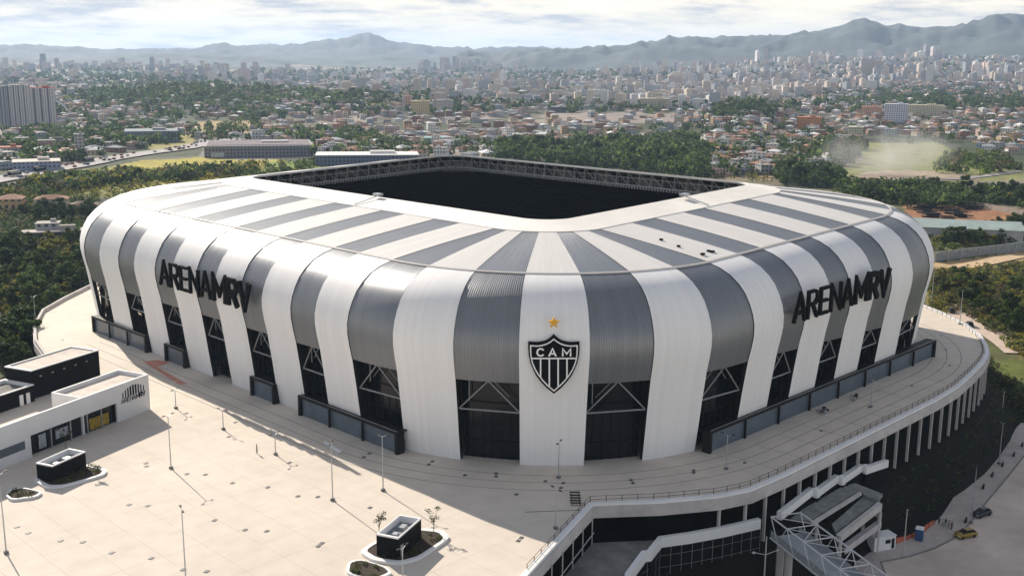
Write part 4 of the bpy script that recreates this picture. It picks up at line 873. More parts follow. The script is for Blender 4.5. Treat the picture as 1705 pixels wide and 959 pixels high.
# ================================================================== LOWER RIGHT: terrace, stairs, footbridge, street
m_gridg = mat('black screen glass', (0.003, 0.004, 0.006), 0.4, var=0.4, vs=0.3, spec=0.2)
TER = [(-190, -107), (-165, -98.5), (-115, -79), (-67, -60), (-42.8, -50.7), (-34, -57.7), (-25.5, -63), (-19.7, -65), (-14, -65.4), (-13, -68)]
LOW = [tuple(at(px, py, -5)[:2]) for px, py in ((1262, 862), (1200, 876), (1145, 886), (1096, 893), (1077, 916), (1068, 917), (1040, 955))]+[(-62, -76), (-110, -98), (-190, -125)]
b = MB(); b.prism([(-190, -107.5), (-115, -79.5), (-67, -60.5), (-43, -51.2), (-34.3, -58.2), (-25.8, -63.5), (-19.8, -65.6), (-17.8, -65.7)]+LOW[1:], -6.6, -6.0); o = b.build('lower_terrace', m_dconc); o['kind'] = 'structure'; o.name = 'terrace'
t = thing('terrace_wall', 'white coped wall with black gridded glazing around the lower terrace', 'wall', (LOW[0][0], LOW[0][1], 0)); PX, PY = LOW[0]
R_ = [(p[0]-PX, p[1]-PY) for p in LOW]
b = MB(); wall_along(b, R_, 0.8, -6.6, -4.9, 0); b.build('coping', m_white, t)
b = MB(); wall_along(b, R_, 0.3, -17.5, -6.62, 0.3); b.build('glazing', m_gridg, t)
b = MB(); RS = resample(R_, 1.9)
def outw(p): v = np.array([p[0]+PX-20, p[1]+PY-40]); v /= np.linalg.norm(v); return (p[0]+v[0]*0.85, p[1]+v[1]*0.85)
for p in RS: q = outw(p); b.box((q[0], q[1], -10), (0.06, 0.06, 6.8))
for z in (-7.9, -9.9, -11.9): 
    for i in range(len(RS)-1): q, q2 = outw(RS[i]), outw(RS[i+1]); b.tube((q[0], q[1], z), (q2[0], q2[1], z), 0.03, 4)
b.build('glazing_frame', m_brace, t)
# guard rail on posts down the wing wall
t = thing('guard_rail', 'sloping steel guard rail along the wing wall under the deck corner', 'railing', (-43, -51.2, -6))
WP = resample([(-43.6, -51.6), (-67, -60.8), (-80, -66)], 4.4)
for i, p in enumerate(WP): b = MB(); b.tube((p[0]+43, p[1]+51.2, 0), (p[0]+43, p[1]+51.2, 4.6), 0.1, 5); b.build('post', m_conc, t)
b = MB(); b.tube((-1.0, -1.1, 2.4), (WP[-1][0]+43, WP[-1][1]+51.2, 0.2), 0.08, 5); b.build('rail', m_conc, t)
# stair flights: stepped white parapets, landings and ramps
t = thing('stair_ramp', 'stepped concrete stair with white parapets going down beside the deck', 'stairs', (0, -68, 0))
def loc(p): return (p[0], p[1]+68)
def par(P0, P1, w, h, b, base=None):
    p, q = np.array(P0, float), np.array(P1, float); d = (q-p)[:2]; L_ = np.linalg.norm(d); n = np.array([-d[1], d[0]])/L_*w
    a, c = p, q; pts = lambda z0, z1: None
    A = (a[0], a[1]+68, a[2]); C = (c[0], c[1]+68, c[2]); D = (c[0]+n[0], c[1]+n[1]+68, c[2]); B_2 = (a[0]+n[0], a[1]+n[1]+68, a[2])
    dn = lambda P: (P[0], P[1], P[2]-h)
    b.face([A, C, D, B_2]); b.face([dn(A), dn(C), C, A]); b.face([D, dn(D), dn(B_2), B_2][::-1] if False else [dn(D), dn(B_2), B_2, D]); b.face([dn(B_2), dn(A), A, B_2]); b.face([dn(C), dn(D), D, C]); b.face([dn(A), dn(B_2), dn(D), dn(C)])
SP = [(1302, 853, -4.6), (1355, 812, -4.6), (1361, 817, -4.9), (1397, 791, -4.9), (1403, 796, -5.2), (1437, 773, -5.2), (1443, 778, -5.5), (1480, 766, -5.5)]
b = MB(); pts3 = [at(*s) for s in SP]
for i in range(len(pts3)-1): par(pts3[i], pts3[i+1], 0.9, 1.4, b)
b.build('stepped_parapet', m_white, t)
b = MB()
for i in range(len(pts3)-1):
    p, q = pts3[i].copy(), pts3[i+1].copy(); p[2] -= 1.45; q[2] -= 1.45; par(p, q, 0.7, 3.0, b)
b.build('stair_side', m_black, t)
b = MB()
def slab(pxs, zs, th, b):
    P = [at(px, py, z) for (px, py), z in zip(pxs, zs)]; top = [(p[0], p[1]+68, p[2]) for p in P]; bot = [(p[0], p[1], p[2]-th) for p in top]; n = len(P)
    ar = sum(top[i][0]*top[(i+1) % n][1]-top[(i+1) % n][0]*top[i][1] for i in range(n))
    if ar < 0: top = top[::-1]; bot = bot[::-1]
    b.face(top); b.face(bot[::-1])
    for i in range(n): b.face([bot[i], bot[(i+1) % n], top[(i+1) % n], top[i]])
slab([(1310, 862), (1405, 808), (1432, 815), (1350, 866)], [-7, -7, -7, -7], 0.5, b)
slab([(1432, 815), (1405, 808), (1425, 804), (1470, 822), (1462, 832), (1440, 824)], [-7.4]*6, 0.5, b)
slab([(1385, 872), (1440, 824), (1462, 832), (1392, 886)], [-8.6, -7.9, -7.9, -9.4], 0.5, b)
b.build('stair_flight', mat('weathered slab', (0.20, 0.21, 0.20), 0.9, var=0.3, vs=0.6), t)
b = MB()
slab([(1392, 889), (1463, 834), (1468, 838), (1398, 893)], [-9.2, -7.7, -7.7, -9.2], 1.3, b); slab([(1350, 868), (1432, 817), (1435, 820), (1353, 871)], [-6.8]*4, 0.5, b); slab([(1404, 905), (1466, 862), (1468, 868), (1408, 912)], [-12, -12, -12, -12], 1.2, b)
b.build('stair_balustrade', m_conc, t)
for px, py in ((1466, 838), (1400, 890), (1440, 830), (1360, 868)): q = at(px, py, -8.2); b = MB(); b.tube((q[0], q[1]+68, -18), (q[0], q[1]+68, -8.3), 0.35, 8); b.build('stair_column', m_conc, t)
# footbridge: box truss with sheet deck, coming towards the camera from the terrace
q0 = at(1283, 858, -3.0); q1 = at(1336, 851, -3.0); q3 = at(1376, 935, -3.0); 
dirb = np.array([0.0, 0.0, 0.0]); e0 = at(1284, 860, -3.0); e1 = at(1410, 952, -3.0); dirb = (e1-e0); dirb /= np.linalg.norm(dirb); wv = q1-q0; W_ = np.linalg.norm(wv)*0.93; wn_v = np.array([-dirb[1], dirb[0], 0]); wn_v = wn_v if wn_v@wv > 0 else -wn_v
t = thing('footbridge', 'steel truss footbridge with grey sheet deck leaving the terrace towards the street', 'bridge', tuple(e0))
bays = 6; bl_ = 4.6; LEN = bays*bl_
def BP(s, w, z): q = dirb*s+wn_v*w; return (q[0], q[1], z)
for w in (0, W_):
    for z in (0, -3.6): b = MB(); b.tube(BP(0, w, z), BP(LEN, w, z-0.6), 0.14, 5); b.build('chord', m_wsteel, t)
b = MB()
for i in range(bays+1):
    s = i*bl_; z = -0.6*s/LEN; b.tube(BP(s, 0, z), BP(s, W_, z), 0.10, 5)
    if i < bays: z2 = -0.6*(s+bl_)/LEN; b.tube(BP(s, 0, z), BP(s+bl_, W_, z2), 0.07, 4); b.tube(BP(s+bl_, 0, z2), BP(s, W_, z), 0.07, 4) if i % 2 else None
b.build('top_lattice', m_wsteel, t)
for w in (0, W_):
    b = MB()
    for i in range(bays): s = i*bl_; z = -0.6*s/LEN; b.tube(BP(s, w, z), BP(s+bl_/2, w, z-3.7), 0.08, 4); b.tube(BP(s+bl_/2, w, z-3.7), BP(s+bl_, w, z), 0.08, 4)
    b.build('web_brace', m_wsteel, t)
b = MB(); b.face([BP(0, 0.15, -3.5), BP(LEN, 0.15, -4.1), BP(LEN, W_-.15, -4.1), BP(0, W_-.15, -3.5)][::-1]); b.face([BP(0, 0.15, -3.8), BP(0, W_-.15, -3.8), BP(LEN, W_-.15, -4.4), BP(LEN, 0.15, -4.4)][::-1])
b.build('deck_sheet', mat('bridge sheet', (0.34, 0.36, 0.38), 0.5, 0.2, var=0.1), t)
for w in (0.1, W_-0.1): b = MB(); b.face([BP(0, w, -2.3), BP(LEN, w, -2.9), BP(LEN, w, -4.3), BP(0, w, -3.7)]); b.build('side_sheet', MATS['bridge sheet'], t)
for s in (0.8, 3.2): b = MB(); b.tube(BP(s, W_*0.3, -15), BP(s, W_*0.3, -3.9), 0.65, 12); b.build('pier', m_conc, t)
# street, pavement and kerb on the low ground
m_asph = mat('dusty asphalt', (0.58, 0.49, 0.42), 0.9, var=0.12, vs=0.25, big=0.25, bigs=0.05); m_pave = mat('pavement slabs', (0.44, 0.39, 0.36), 0.9, var=0.12, vs=0.5, big=0.12, bigs=0.08); m_kerb = mat('kerb stone', (0.20, 0.19, 0.18), 0.9)
KERB = [at(px, py, -18)[:2] for px, py in ((1705, 762), (1675, 800), (1640, 842), (1612, 878), (1585, 902), (1555, 917), (1515, 930), (1466, 940))]+[np.array([-6, -85]), np.array([-30, -100]), np.array([-60, -120])]
SWI = [at(px, py, -18)[:2] for px, py in ((1705, 703), (1665, 740), (1625, 780), (1590, 828), (1568, 862), (1530, 898), (1480, 905), (1440, 905))]+[np.array([0, -74]), np.array([-25, -88]), np.array([-50, -108])]
KERB = [np.array([140, -68]), np.array([110, -71])]+KERB; SWI = [np.array([140, -60]), np.array([125, -61.0])]+SWI
NK = len(KERB)
def ribbon(name, L1, L2, z, m_, kind='structure', label=None):
    b = MB(); b.grid([[(p[0], p[1], z), (q[0], q[1], z)] for p, q in zip(L1, L2)]); 
    o = b.build(name, m_); o['kind'] = kind
    if label: o['label'] = label
    return o
OUT = [k+np.array([2, -46]) for k in KERB]
def up(o):
    me = o.data
    if me.polygons[0].normal.z < 0: me.flip_normals()
up(ribbon('street', KERB, OUT, -17.55, m_asph, label='wide dusty street curving below the stadium')); up(ribbon('pavement', SWI, KERB, -17.42, m_pave, label='pale pavement between the dark slope and the street'))
b = MB(); wall_along(b, [tuple(k) for k in KERB], 0.3, -17.6, -17.36, -0.15); o = b.build('kerb', m_kerb); o['kind'] = 'structure'
# short dark stone ledges (barrier posts) standing on the kerb
pb = MB(); pb.box((0, 0, 0.3), (1.7, 0.35, 0.6)); pb.box((0, 0, 0.66), (1.5, 0.2, 0.12)); bpx = None; n = 0
for px, py in ((1637, 812), (1652, 792), (1669, 775), (1688, 758), (1702, 742), (1608, 868)):
    q = at(px, py, -17.4); lab = 'low dark barrier block on the kerb, '+('nearest to the yellow car' if n == 5 else 'number %d counting up the street' % (n+1)); lab = ['first low dark kerb barrier above the parked dark car', 'second low dark kerb barrier above the parked dark car', 'third low dark kerb barrier above the parked dark car', 'fourth low dark kerb barrier above the parked dark car', 'kerb barrier nearest the right picture edge', 'low kerb barrier between the two cars'][n]; n += 1
    if bpx is None: bpx = pb.build('kerb_barrier', m_dsteel); bpx.location = q; bpx.rotation_euler = (0, 0, 0.25); tag(bpx, lab, 'barrier', 'barriers along the kerb')
    else: dup(bpx, q, 0.25, lab)
for px, py, h, lab in ((1504, 924, 8.8, 'bare pale pole beside the portable toilet'), (1667, 700, 7.5, 'bare pale pole standing in the dark slope above the street'),):
    q = at(px, py, -17.4); b = MB(); b.tube((0, 0, 0), (0, 0, h), 0.12, 7, 0.08); b.box((0, 0, .1), (.5, .5, .2)); b.tube((0, 0, h-.4), (0.7, 0, h-.2), .04, 4); o = b.build('pole', m_conc); o.location = q; tag(o, lab, 'pole')
q = at(1271, 985, -14); b = MB(); b.tube((0, 0, 0), (0, 0, 9.5), 0.13, 7, 0.09); b.build; t = thing('street_lamp', 'lamp with two low arms in front of the footbridge pier', 'lamp', tuple(q)); b.build('mast', m_wsteel, t)
for s in (-1, 1): b = MB(); b.tube((0, 0, 6.4), (1.4*s, -0.9*s, 6.9), 0.06, 4); b.box((1.7*s, -1.1*s, 6.95), (0.5, 0.4, 0.16)); b.build('lamp_arm', m_wsteel, t)
lamp(1617, 870, 11.0, 'tall street lamp on the pavement below the stadium, nearest the people', -17.4, 'street lamps on the lower street'); lamp(1663, 772, 9.4, 'street lamp on the pavement further up the lower street', -17.4, 'street lamps on the lower street')
# white site container and grey shed
q = at(1457, 893, -17.4); t = thing('site_container', 'white container box standing on the pavement beside the stairs', 'container', tuple(at(1466, 912, -17.4)), -0.45)
b = MB(); b.box((0, 0, 1.35), (4.6, 2.3, 2.6)); b.box((0, 0, 2.7), (4.75, 2.45, 0.12)); b.build('body', m_white, t); b = MB(); b.box((0.6, -1.17, 1.7), (1.1, 0.06, 0.7)); b.build('window', m_glassd, t); b = MB(); b.box((1.7, -1.17, 1.2), (0.6, 0.06, 1.9)); b.build('door', m_glassd, t); b = MB(); b.box((0, 0, 0.06), (4.4, 2.1, 0.12)); b.build('base_frame', m_dsteel, t)
t = thing('site_shed', 'grey brown shed with a flat roof behind the white container', 'shed', tuple(at(1452, 897, -17.4)+np.array([1.5, 3.0, 0])), -0.45)
b = MB(); b.box((0, 0, 1.9), (6.5, 3.2, 3.8)); b.build('wall', mat('rendered shed wall', (0.32, 0.29, 0.26), 0.9, var=0.2), t); b = MB(); b.box((0, 0, 3.87), (6.8, 3.5, 0.14)); b.build('flat_roof', mat('dirty roof sheet', (0.12, 0.11, 0.10), 0.8, var=0.3), t)
t = thing('portable_toilet', 'blue portable toilet cabin with a pale domed roof on the pavement', 'toilet', tuple(at(1530, 898, -17.4)), 0.3)
m_blue = mat('blue plastic', (0.02, 0.07, 0.20), 0.5); b = MB(); b.box((0, 0, 1.1), (1.3, 1.3, 2.2)); b.build('cabin', m_blue, t); b = MB(); b.prism([(-.72, -.72), (.72, -.72), (.72, .72), (-.72, .72)], 2.2, 2.32); b.box((0, 0, 2.4), (1.1, 1.1, 0.16)); b.build('roof', m_white, t); b = MB(); b.box((0.05, -0.67, 1.05), (0.85, 0.05, 1.95)); b.build('door', mat('light blue door', (0.04, 0.11, 0.26), 0.5), t)
# orange safety mesh fence
FP = [at(px, py, -17.4) for px, py in ((1478, 912), (1492, 905), (1510, 899), (1532, 890), (1545, 880), (1556, 872))]; t = thing('mesh_fence', 'drooping orange red safety mesh on thin stakes beside the blue toilet', 'fence', tuple(FP[0]))
b = MB(); b.grid([[tuple(p-FP[0]+np.array([0, 0, 0.05])), tuple(p-FP[0]+np.array([0.05, 0.08, 1.0+0.15*math.sin(i*2.1)]))] for i, p in enumerate(FP)]); b.build('mesh', mat('orange mesh', (0.50, 0.13, 0.07), 0.8, var=0.3, vs=3), t)
b = MB()
for p in FP: q = p-FP[0]; b.tube((q[0], q[1], 0), (q[0], q[1], 1.2), 0.04, 4)
b.build('stakes', m_dsteel, t)
# cars
def loft_car(name, paint, L_=4.3, van=False):
    t = thing(name, None, None); b = MB(); Wd = 0.88
    prof = [(-2.15, 0.35, 0.62), (-2.1, 0.3, 0.85), (-1.5, 0.28, 0.98), (-0.9, 0.28, 1.0), (0.95, 0.28, 0.98), (1.6, 0.28, 0.92), (2.1, 0.32, 0.75), (2.17, 0.36, 0.55)]
    R = [[(x, -Wd*.96, lo), (x, -Wd, (lo+hi)/2), (x, -Wd*0.93, hi), (x, 0, hi+0.04), (x, Wd*0.93, hi), (x, Wd, (lo+hi)/2), (x, Wd*.96, lo)] for x, lo, hi in prof]; b.grid(R); b.face([p for p in R[0]]); b.face([p for p in R[-1][::-1]])
    b.face([(-2.1, -Wd*.9, .3), (2.1, -Wd*.9, .32), (2.1, Wd*.9, .32), (-2.1, Wd*.9, .3)][::-1]); b.build('body', paint, t, smooth=True)
    g = MB(); x = [(-1.95, 0.98, 0.82), (-1.35, 1.46, 0.66), (0.25, 1.48, 0.66), (1.1, 0.97, 0.8)] if not van else [(-2.05, 0.95, 0.84), (-1.95, 1.75, 0.72), (0.9, 1.75, 0.72), (1.5, 0.97, 0.82)]
    G = [[(a, -w, 0.96), (a if i in (0, 3) else a, -w*(0.93), z), (a, w*0.93, z), (a, w, 0.96)] for i, (a, z, w) in enumerate(x)]; g.grid(G); g.face(G[0]); g.face(G[-1][::-1]); g.build('windows', m_glassd, t)
    r_ = MB(); z = x[1][1]; r_.box(((x[1][0]+x[2][0])/2, 0, z+0.02), (abs(x[2][0]-x[1][0])-0.08, x[1][2]*1.8, 0.06)); r_.build('roof', paint, t)
    for sx in (-1.35, 1.35):
        for sy in (-1, 1): w = MB(); w.tube((sx, sy*0.72, 0.32), (sx, sy*0.9, 0.32), 0.32, 12); w.build('wheel', MATS['dark painted steel'], t)
    for sy in (-0.6, 0.6): w = MB(); w.box((2.13, sy, 0.68), (0.08, 0.3, 0.14)); w.build('headlight', m_white, t)
    return t
def paint(name, c): 
    m = mat(name, c, 0.3, 0.2, var=0.03); return m
KD = {}
def kids_of(o):
    if o.name not in KD: KD[o.name] = [q for q in bpy.data.objects if q.parent == o]
    return KD[o.name]
c = loft_car('parked_car', paint('charcoal paint', (0.02, 0.022, 0.025))); q = at(1634, 858, -17.5); c.location = q; c.rotation_euler = (0, 0, 2.9); tag(c, 'dark grey car parked at the kerb of the lower street', 'car')
c = loft_car('parked_car', paint('mustard paint', (0.28, 0.19, 0.03))); q = at(1607, 893, -17.5); c.location = q; c.rotation_euler = (0, 0, 2.7); tag(c, 'mustard yellow car parked at the kerb bend near the people', 'car')
for px, py, cl, nm, lab in ((1583, 522, (0.02, 0.02, 0.02), 'black paint', 'black car on the back road behind the right end of the plaza'), (1614, 545, (0.03, 0.03, 0.035), 'soot paint', 'second dark car on the back road, nearer the deck rim'), (80, 399, (0.6, 0.6, 0.6), 'white paint', 'white car parked before the low garage roof left of the stadium')):
    c = loft_car('parked_car', paint(nm, cl)); q = gp(px, py); c.location = (q[0], q[1], q[2]+0.5); c.rotation_euler = (0, 0, 0.6 if px > 200 else -0.7); tag(c, lab, 'car')
# people: one skinned figure each, standing in a loose group on the pavement
def person(loc_, rz, shirt, trousers, label, stride=0.12, arm=0.1, seed=0):
    V_ = [(0, 0, .95), (0, 0, 1.12), (0, 0, 1.32), (0, 0, 1.45), (0, 0.02, 1.52), (0, 0.02, 1.62), (0, 0.01, 1.72)]; Rr = [(.15, .11), (.14, .10), (.17, .11), (.10, .08), (.055, .055), (.085, .095), (.08, .09)]
    E_ = [(0, 1), (1, 2), (2, 3), (3, 4), (4, 5), (5, 6)]
    for s in (-1, 1):
        i = len(V_); V_ += [(s*.10, 0, .88), (s*.11, s*stride*.5, .5), (s*.12, s*stride, .09), (s*.13, s*stride+.13, .04)]; Rr += [(.095, .095), (.06, .06), (.042, .045), (.04, .03)]; E_ += [(0, i), (i, i+1), (i+1, i+2), (i+2, i+3)]
        j = len(V_); V_ += [(s*.19, 0, 1.40), (s*.25, -s*arm*.4, 1.12), (s*.26, .04-s*arm, .88), (s*.26, .06-s*arm, .79)]; Rr += [(.06, .06), (.045, .045), (.03, .032), (.03, .042)]; E_ += [(3, j), (j, j+1), (j+1, j+2), (j+2, j+3)]
    me = bpy.data.meshes.new('person'); me.from_pydata(V_, E_, []); o = bpy.data.objects.new('person', me); col.objects.link(o)
    md = o.modifiers.new('s', 'SKIN'); sk = me.skin_vertices[0].data if me.skin_vertices else None
    if sk is None:
        bm = bmesh.new(); bm.from_mesh(me); bm.verts.layers.skin.verify(); bm.to_mesh(me); bm.free(); sk = me.skin_vertices[0].data
    for k_, r_ in enumerate(Rr): sk[k_].radius = r_
    sk[0].use_root = True; ms = o.modifiers.new('d', 'SUBSURF'); ms.levels = 1
    dg = bpy.context.evaluated_depsgraph_get(); m2 = bpy.data.meshes.new_from_object(o.evaluated_get(dg)); bpy.data.objects.remove(o)
    m2.materials.clear()
    for mm in (shirt, trousers, MATS['skin'], MATS['dark painted steel']): m2.materials.append(mm)
    for p in m2.polygons:
        z = p.center.z; x = abs(p.center.x); p.material_index = 3 if z < 0.09 else 1 if z < 0.97 and x < 0.2 else 2 if z > 1.48 or (x > 0.2 and z < 1.12) else 0; p.use_smooth = True
    o = bpy.data.objects.new('person', m2); col.objects.link(o); o.location = loc_; o.rotation_euler = (0, 0, rz); tag(o, label, 'person', None)
    h = MB(); h.grid([[(0.098*math.cos(a)*math.cos(e), 0.01+0.108*math.sin(a)*math.cos(e)-0.012, 1.70+0.10*math.sin(e)) for e in np.linspace(0.1, math.pi/2, 4)] for a in np.linspace(0, 2*math.pi, 9)]); h.build('hair', MATS['dark painted steel'], o)
    return o
mat('skin', (0.30, 0.18, 0.12), 0.6, var=0.05)
sh = [mat('navy cloth', (0.02, 0.03, 0.06), 0.9), mat('light cloth', (0.40, 0.40, 0.40), 0.9), mat('green cloth', (0.04, 0.09, 0.06), 0.9), mat('red cloth', (0.20, 0.03, 0.03), 0.9)]; tr_ = [mat('dark trousers', (0.02, 0.02, 0.025), 0.9), mat('blue denim', (0.05, 0.07, 0.12), 0.9)]
for i, (px, py, s_, t_, lab) in enumerate(((1563, 874, 0, 0, 'person in a navy top at the left end of the group on the pavement'), (1569, 877, 1, 1, 'person in a light top and blue trousers, second from the left in the group'), (1574, 876, 2, 0, 'person in a green top in the middle of the group'), (1579, 880, 0, 1, 'person in a navy top and blue trousers, fourth in the group'), (1584, 882, 3, 0, 'person in a red top at the right end of the group'))):
    person(tuple(at(px, py, -17.42)), random.random()*6, sh[s_], tr_[t_], lab, 0.08+0.05*(i % 2), 0.05*i)
for i, (px, py, s_, lab) in enumerate(((428, 755, 0, 'person in dark clothes standing alone on the sunlit plaza left of the short lamp'), (1366, 690, 1, 'person in a light top near the work gear on the shaded right hand plaza'))):
    person(tuple(at(px, py, 0)), 1+i, sh[s_], tr_[0], lab)
# bundles of work gear on the right hand plaza
for px, py, lab in ((1370, 686, 'heap of cables and white boxes on the shaded plaza, left one'), (1420, 664, 'dark trolley with planks on the shaded plaza, right one')):
    q = at(px, py); b = MB(); r2 = random.Random(px)
    for k in range(7): b.box((r2.uniform(-1.4, 1.4), r2.uniform(-.8, .8), 0.3+r2.random()*.3), (r2.uniform(.4, 1.4), r2.uniform(.2, .6), r2.uniform(.3, .8)), r2.random()*3, r2.choice((0, 1)))
    o = b.build('work_gear', [m_steel, m_dsteel]); o.location = q; tag(o, lab, 'gear')
# ================================================================== VEGETATION
class Leaves:
    """vectorised clumps of leaf sized faces"""
    def __init__(s): s.P = []; s.C = []
    def add(s, centres, rads, n, size, cols_, rng, zup=0.5, shell=0.5):
        centres = np.atleast_2d(centres); rads = np.atleast_2d(rads); k = len(centres); T_ = k*n
        c = np.repeat(centres, n, 0); r = np.repeat(rads, n, 0); d = rng.normal(size=(T_, 3)); d /= np.linalg.norm(d, axis=1)[:, None]
        p = c+d*r*(shell+(1-shell)*rng.random((T_, 1))); nn = rng.normal(size=(T_, 3))*0.8+d; nn[:, 2] += zup; nn /= np.linalg.norm(nn, axis=1)[:, None]
        u = np.cross(nn, rng.normal(size=(T_, 3))); u /= np.linalg.norm(u, axis=1)[:, None]+1e-9; w = np.cross(nn, u); sz = (size if np.isscalar(size) else np.repeat(size, n)[:, None])*(0.6+0.8*rng.random((T_, 1)))
        s.P.append(np.stack([p-u*sz, p-w*sz*.7, p+u*sz, p+w*sz*.7], 1)); cols_ = np.asarray(cols_, float)
        cc = cols_[rng.integers(len(cols_), size=T_)] if cols_.ndim == 2 else np.repeat(cols_[:, rng.integers(cols_.shape[1])], n, 0)
        s.C.append(cc*(0.8+0.4*rng.random((T_, 1))))
    def build(s, name, m_, parent=None):
        P = np.concatenate(s.P); C = np.concatenate(s.C); nq = len(P); me = bpy.data.meshes.new(name); me.vertices.add(nq*4); me.vertices.foreach_set('co', P.reshape(-1).astype(np.float32))
        me.loops.add(nq*4); me.loops.foreach_set('vertex_index', np.arange(nq*4, dtype=np.int32)); me.polygons.add(nq); me.polygons.foreach_set('loop_start', (np.arange(nq)*4).astype(np.int32)); me.polygons.foreach_set('loop_total', np.full(nq, 4, np.int32))
        a = me.color_attributes.new('Col', 'FLOAT_COLOR', 'CORNER'); c4 = np.ones((nq, 4, 4), np.float32); c4[:, :, :3] = C[:, None, :]; a.data.foreach_set('color', c4.ravel()); me.update(calc_edges=True); me.materials.append(m_)
        o = bpy.data.objects.new(name, me); col.objects.link(o)
        if parent is not None: o.parent = parent
        return o
def make_tree(name, kind, h, w, seed, nclump=16, leaf=0.42, n=85, palm=False):
    rng = np.random.default_rng(seed); t = thing(name, None, None); b = MB(); b.tube((0, 0, -0.5), (0.15*h*0.1, 0, h*0.5), 0.035*h, 7, 0.02*h)
    L = Leaves(); cs = []; rs = []
    for i in range(nclump):
        a = rng.random()*6.283; rr = w*0.5*math.sqrt(rng.random())*0.85; z = h*(0.20+0.66*rng.random()*(1-0.45*(rr/(w*0.5))**2)); c = (rr*math.cos(a), rr*math.sin(a), z); cs.append(c); k = w*(0.13+0.10*rng.random()); rs.append((k, k, k*0.72))
        if i % 2 == 0: b.tube((0.01*h, 0, h*(0.25+0.2*rng.random())), c, 0.012*h, 4, 0.004*h)
    L.add(cs, rs, n, leaf, GREENS[kind], rng); L.add(cs[:nclump//3], rs[:nclump//3], n//3, leaf, GREENS['yellow' if kind != 'dark' else 'mid'], rng)
    b.build('trunk', m_bark, t); L.build('crown', m_leaf, t); return t
TV = {'dark': [make_tree('broadleaf_tree', 'dark', 10, 9, 11+i, 18) for i in range(3)], 'mid': [make_tree('broadleaf_tree', 'mid', 9, 8.5, 21+i, 16) for i in range(3)],
      'yellow': [make_tree('shrubby_tree', 'yellow', 6, 6.5, 31+i, 12) for i in range(2)], 'dry': [make_tree('shrubby_tree', 'dry', 5.5, 6, 41+i, 11) for i in range(2)]}
used_first = set(); NTREE = 0
def put_tree(P, kind, s, label, grp):
    global NTREE
    v = TV[kind][random.randrange(len(TV[kind]))]; rz = random.random()*6.28; NTREE += 1; sc = (s*random.uniform(.85, 1.15), s*random.uniform(.85, 1.15), s*random.uniform(.85, 1.2))
    if v.name not in used_first: used_first.add(v.name); kids_of(v); o = v; o.location = P; o.rotation_euler = (0, 0, rz); o.scale = sc; o['label'] = label; o['group'] = grp
    else: o = dup(v, P, rz, label, sc, grp, kids_of(v))
    o['category'] = 'tree'; return o
def scatter(poly, n, mind=0.0, seed=1, jit=None):
    """positions on the ground inside an outline seen in the photo, at least mind metres apart"""
    rng = np.random.default_rng(seed); poly = [(float(a), float(b)) for a, b in poly]; xs = [p[0] for p in poly]; ys = [p[1] for p in poly]; out = []; tries = 0; cell = {}
    while len(out) < n and tries < 12:
        m_ = n*3; px = rng.uniform(min(xs), max(xs), m_); py = rng.uniform(min(ys), max(ys), m_); k = inpoly(px, py, poly); px, py = px[k], py[k]; tries += 1
        if len(px) == 0: continue
        G = ground(px, py)
        for g, a, b_ in zip(G, px, py):
            if len(out) >= n: break
            if np.isnan(g[0]): continue
            if g[0] > -200 and g[0] < 160 and sdist(np.array([g[0]]), np.array([g[1]]))[0] < 2.0: continue
            key = (int(g[0]//max(mind, 1)), int(g[1]//max(mind, 1)))
            if mind > 0 and any(math.dist(g[:2], q[:2]) < mind for dx in (-1, 0, 1) for dy in (-1, 0, 1) for q in cell.get((key[0]+dx, key[1]+dy), [])): continue
            cell.setdefault(key, []).append(g); out.append((g, a, b_))
    return out
KN = {'dark': 'dark green', 'mid': 'mid green', 'yellow': 'yellow green', 'dry': 'dry olive'}
SZ = lambda s: 'tall' if s > 1.35 else 'low' if s < 0.75 else 'rounded'
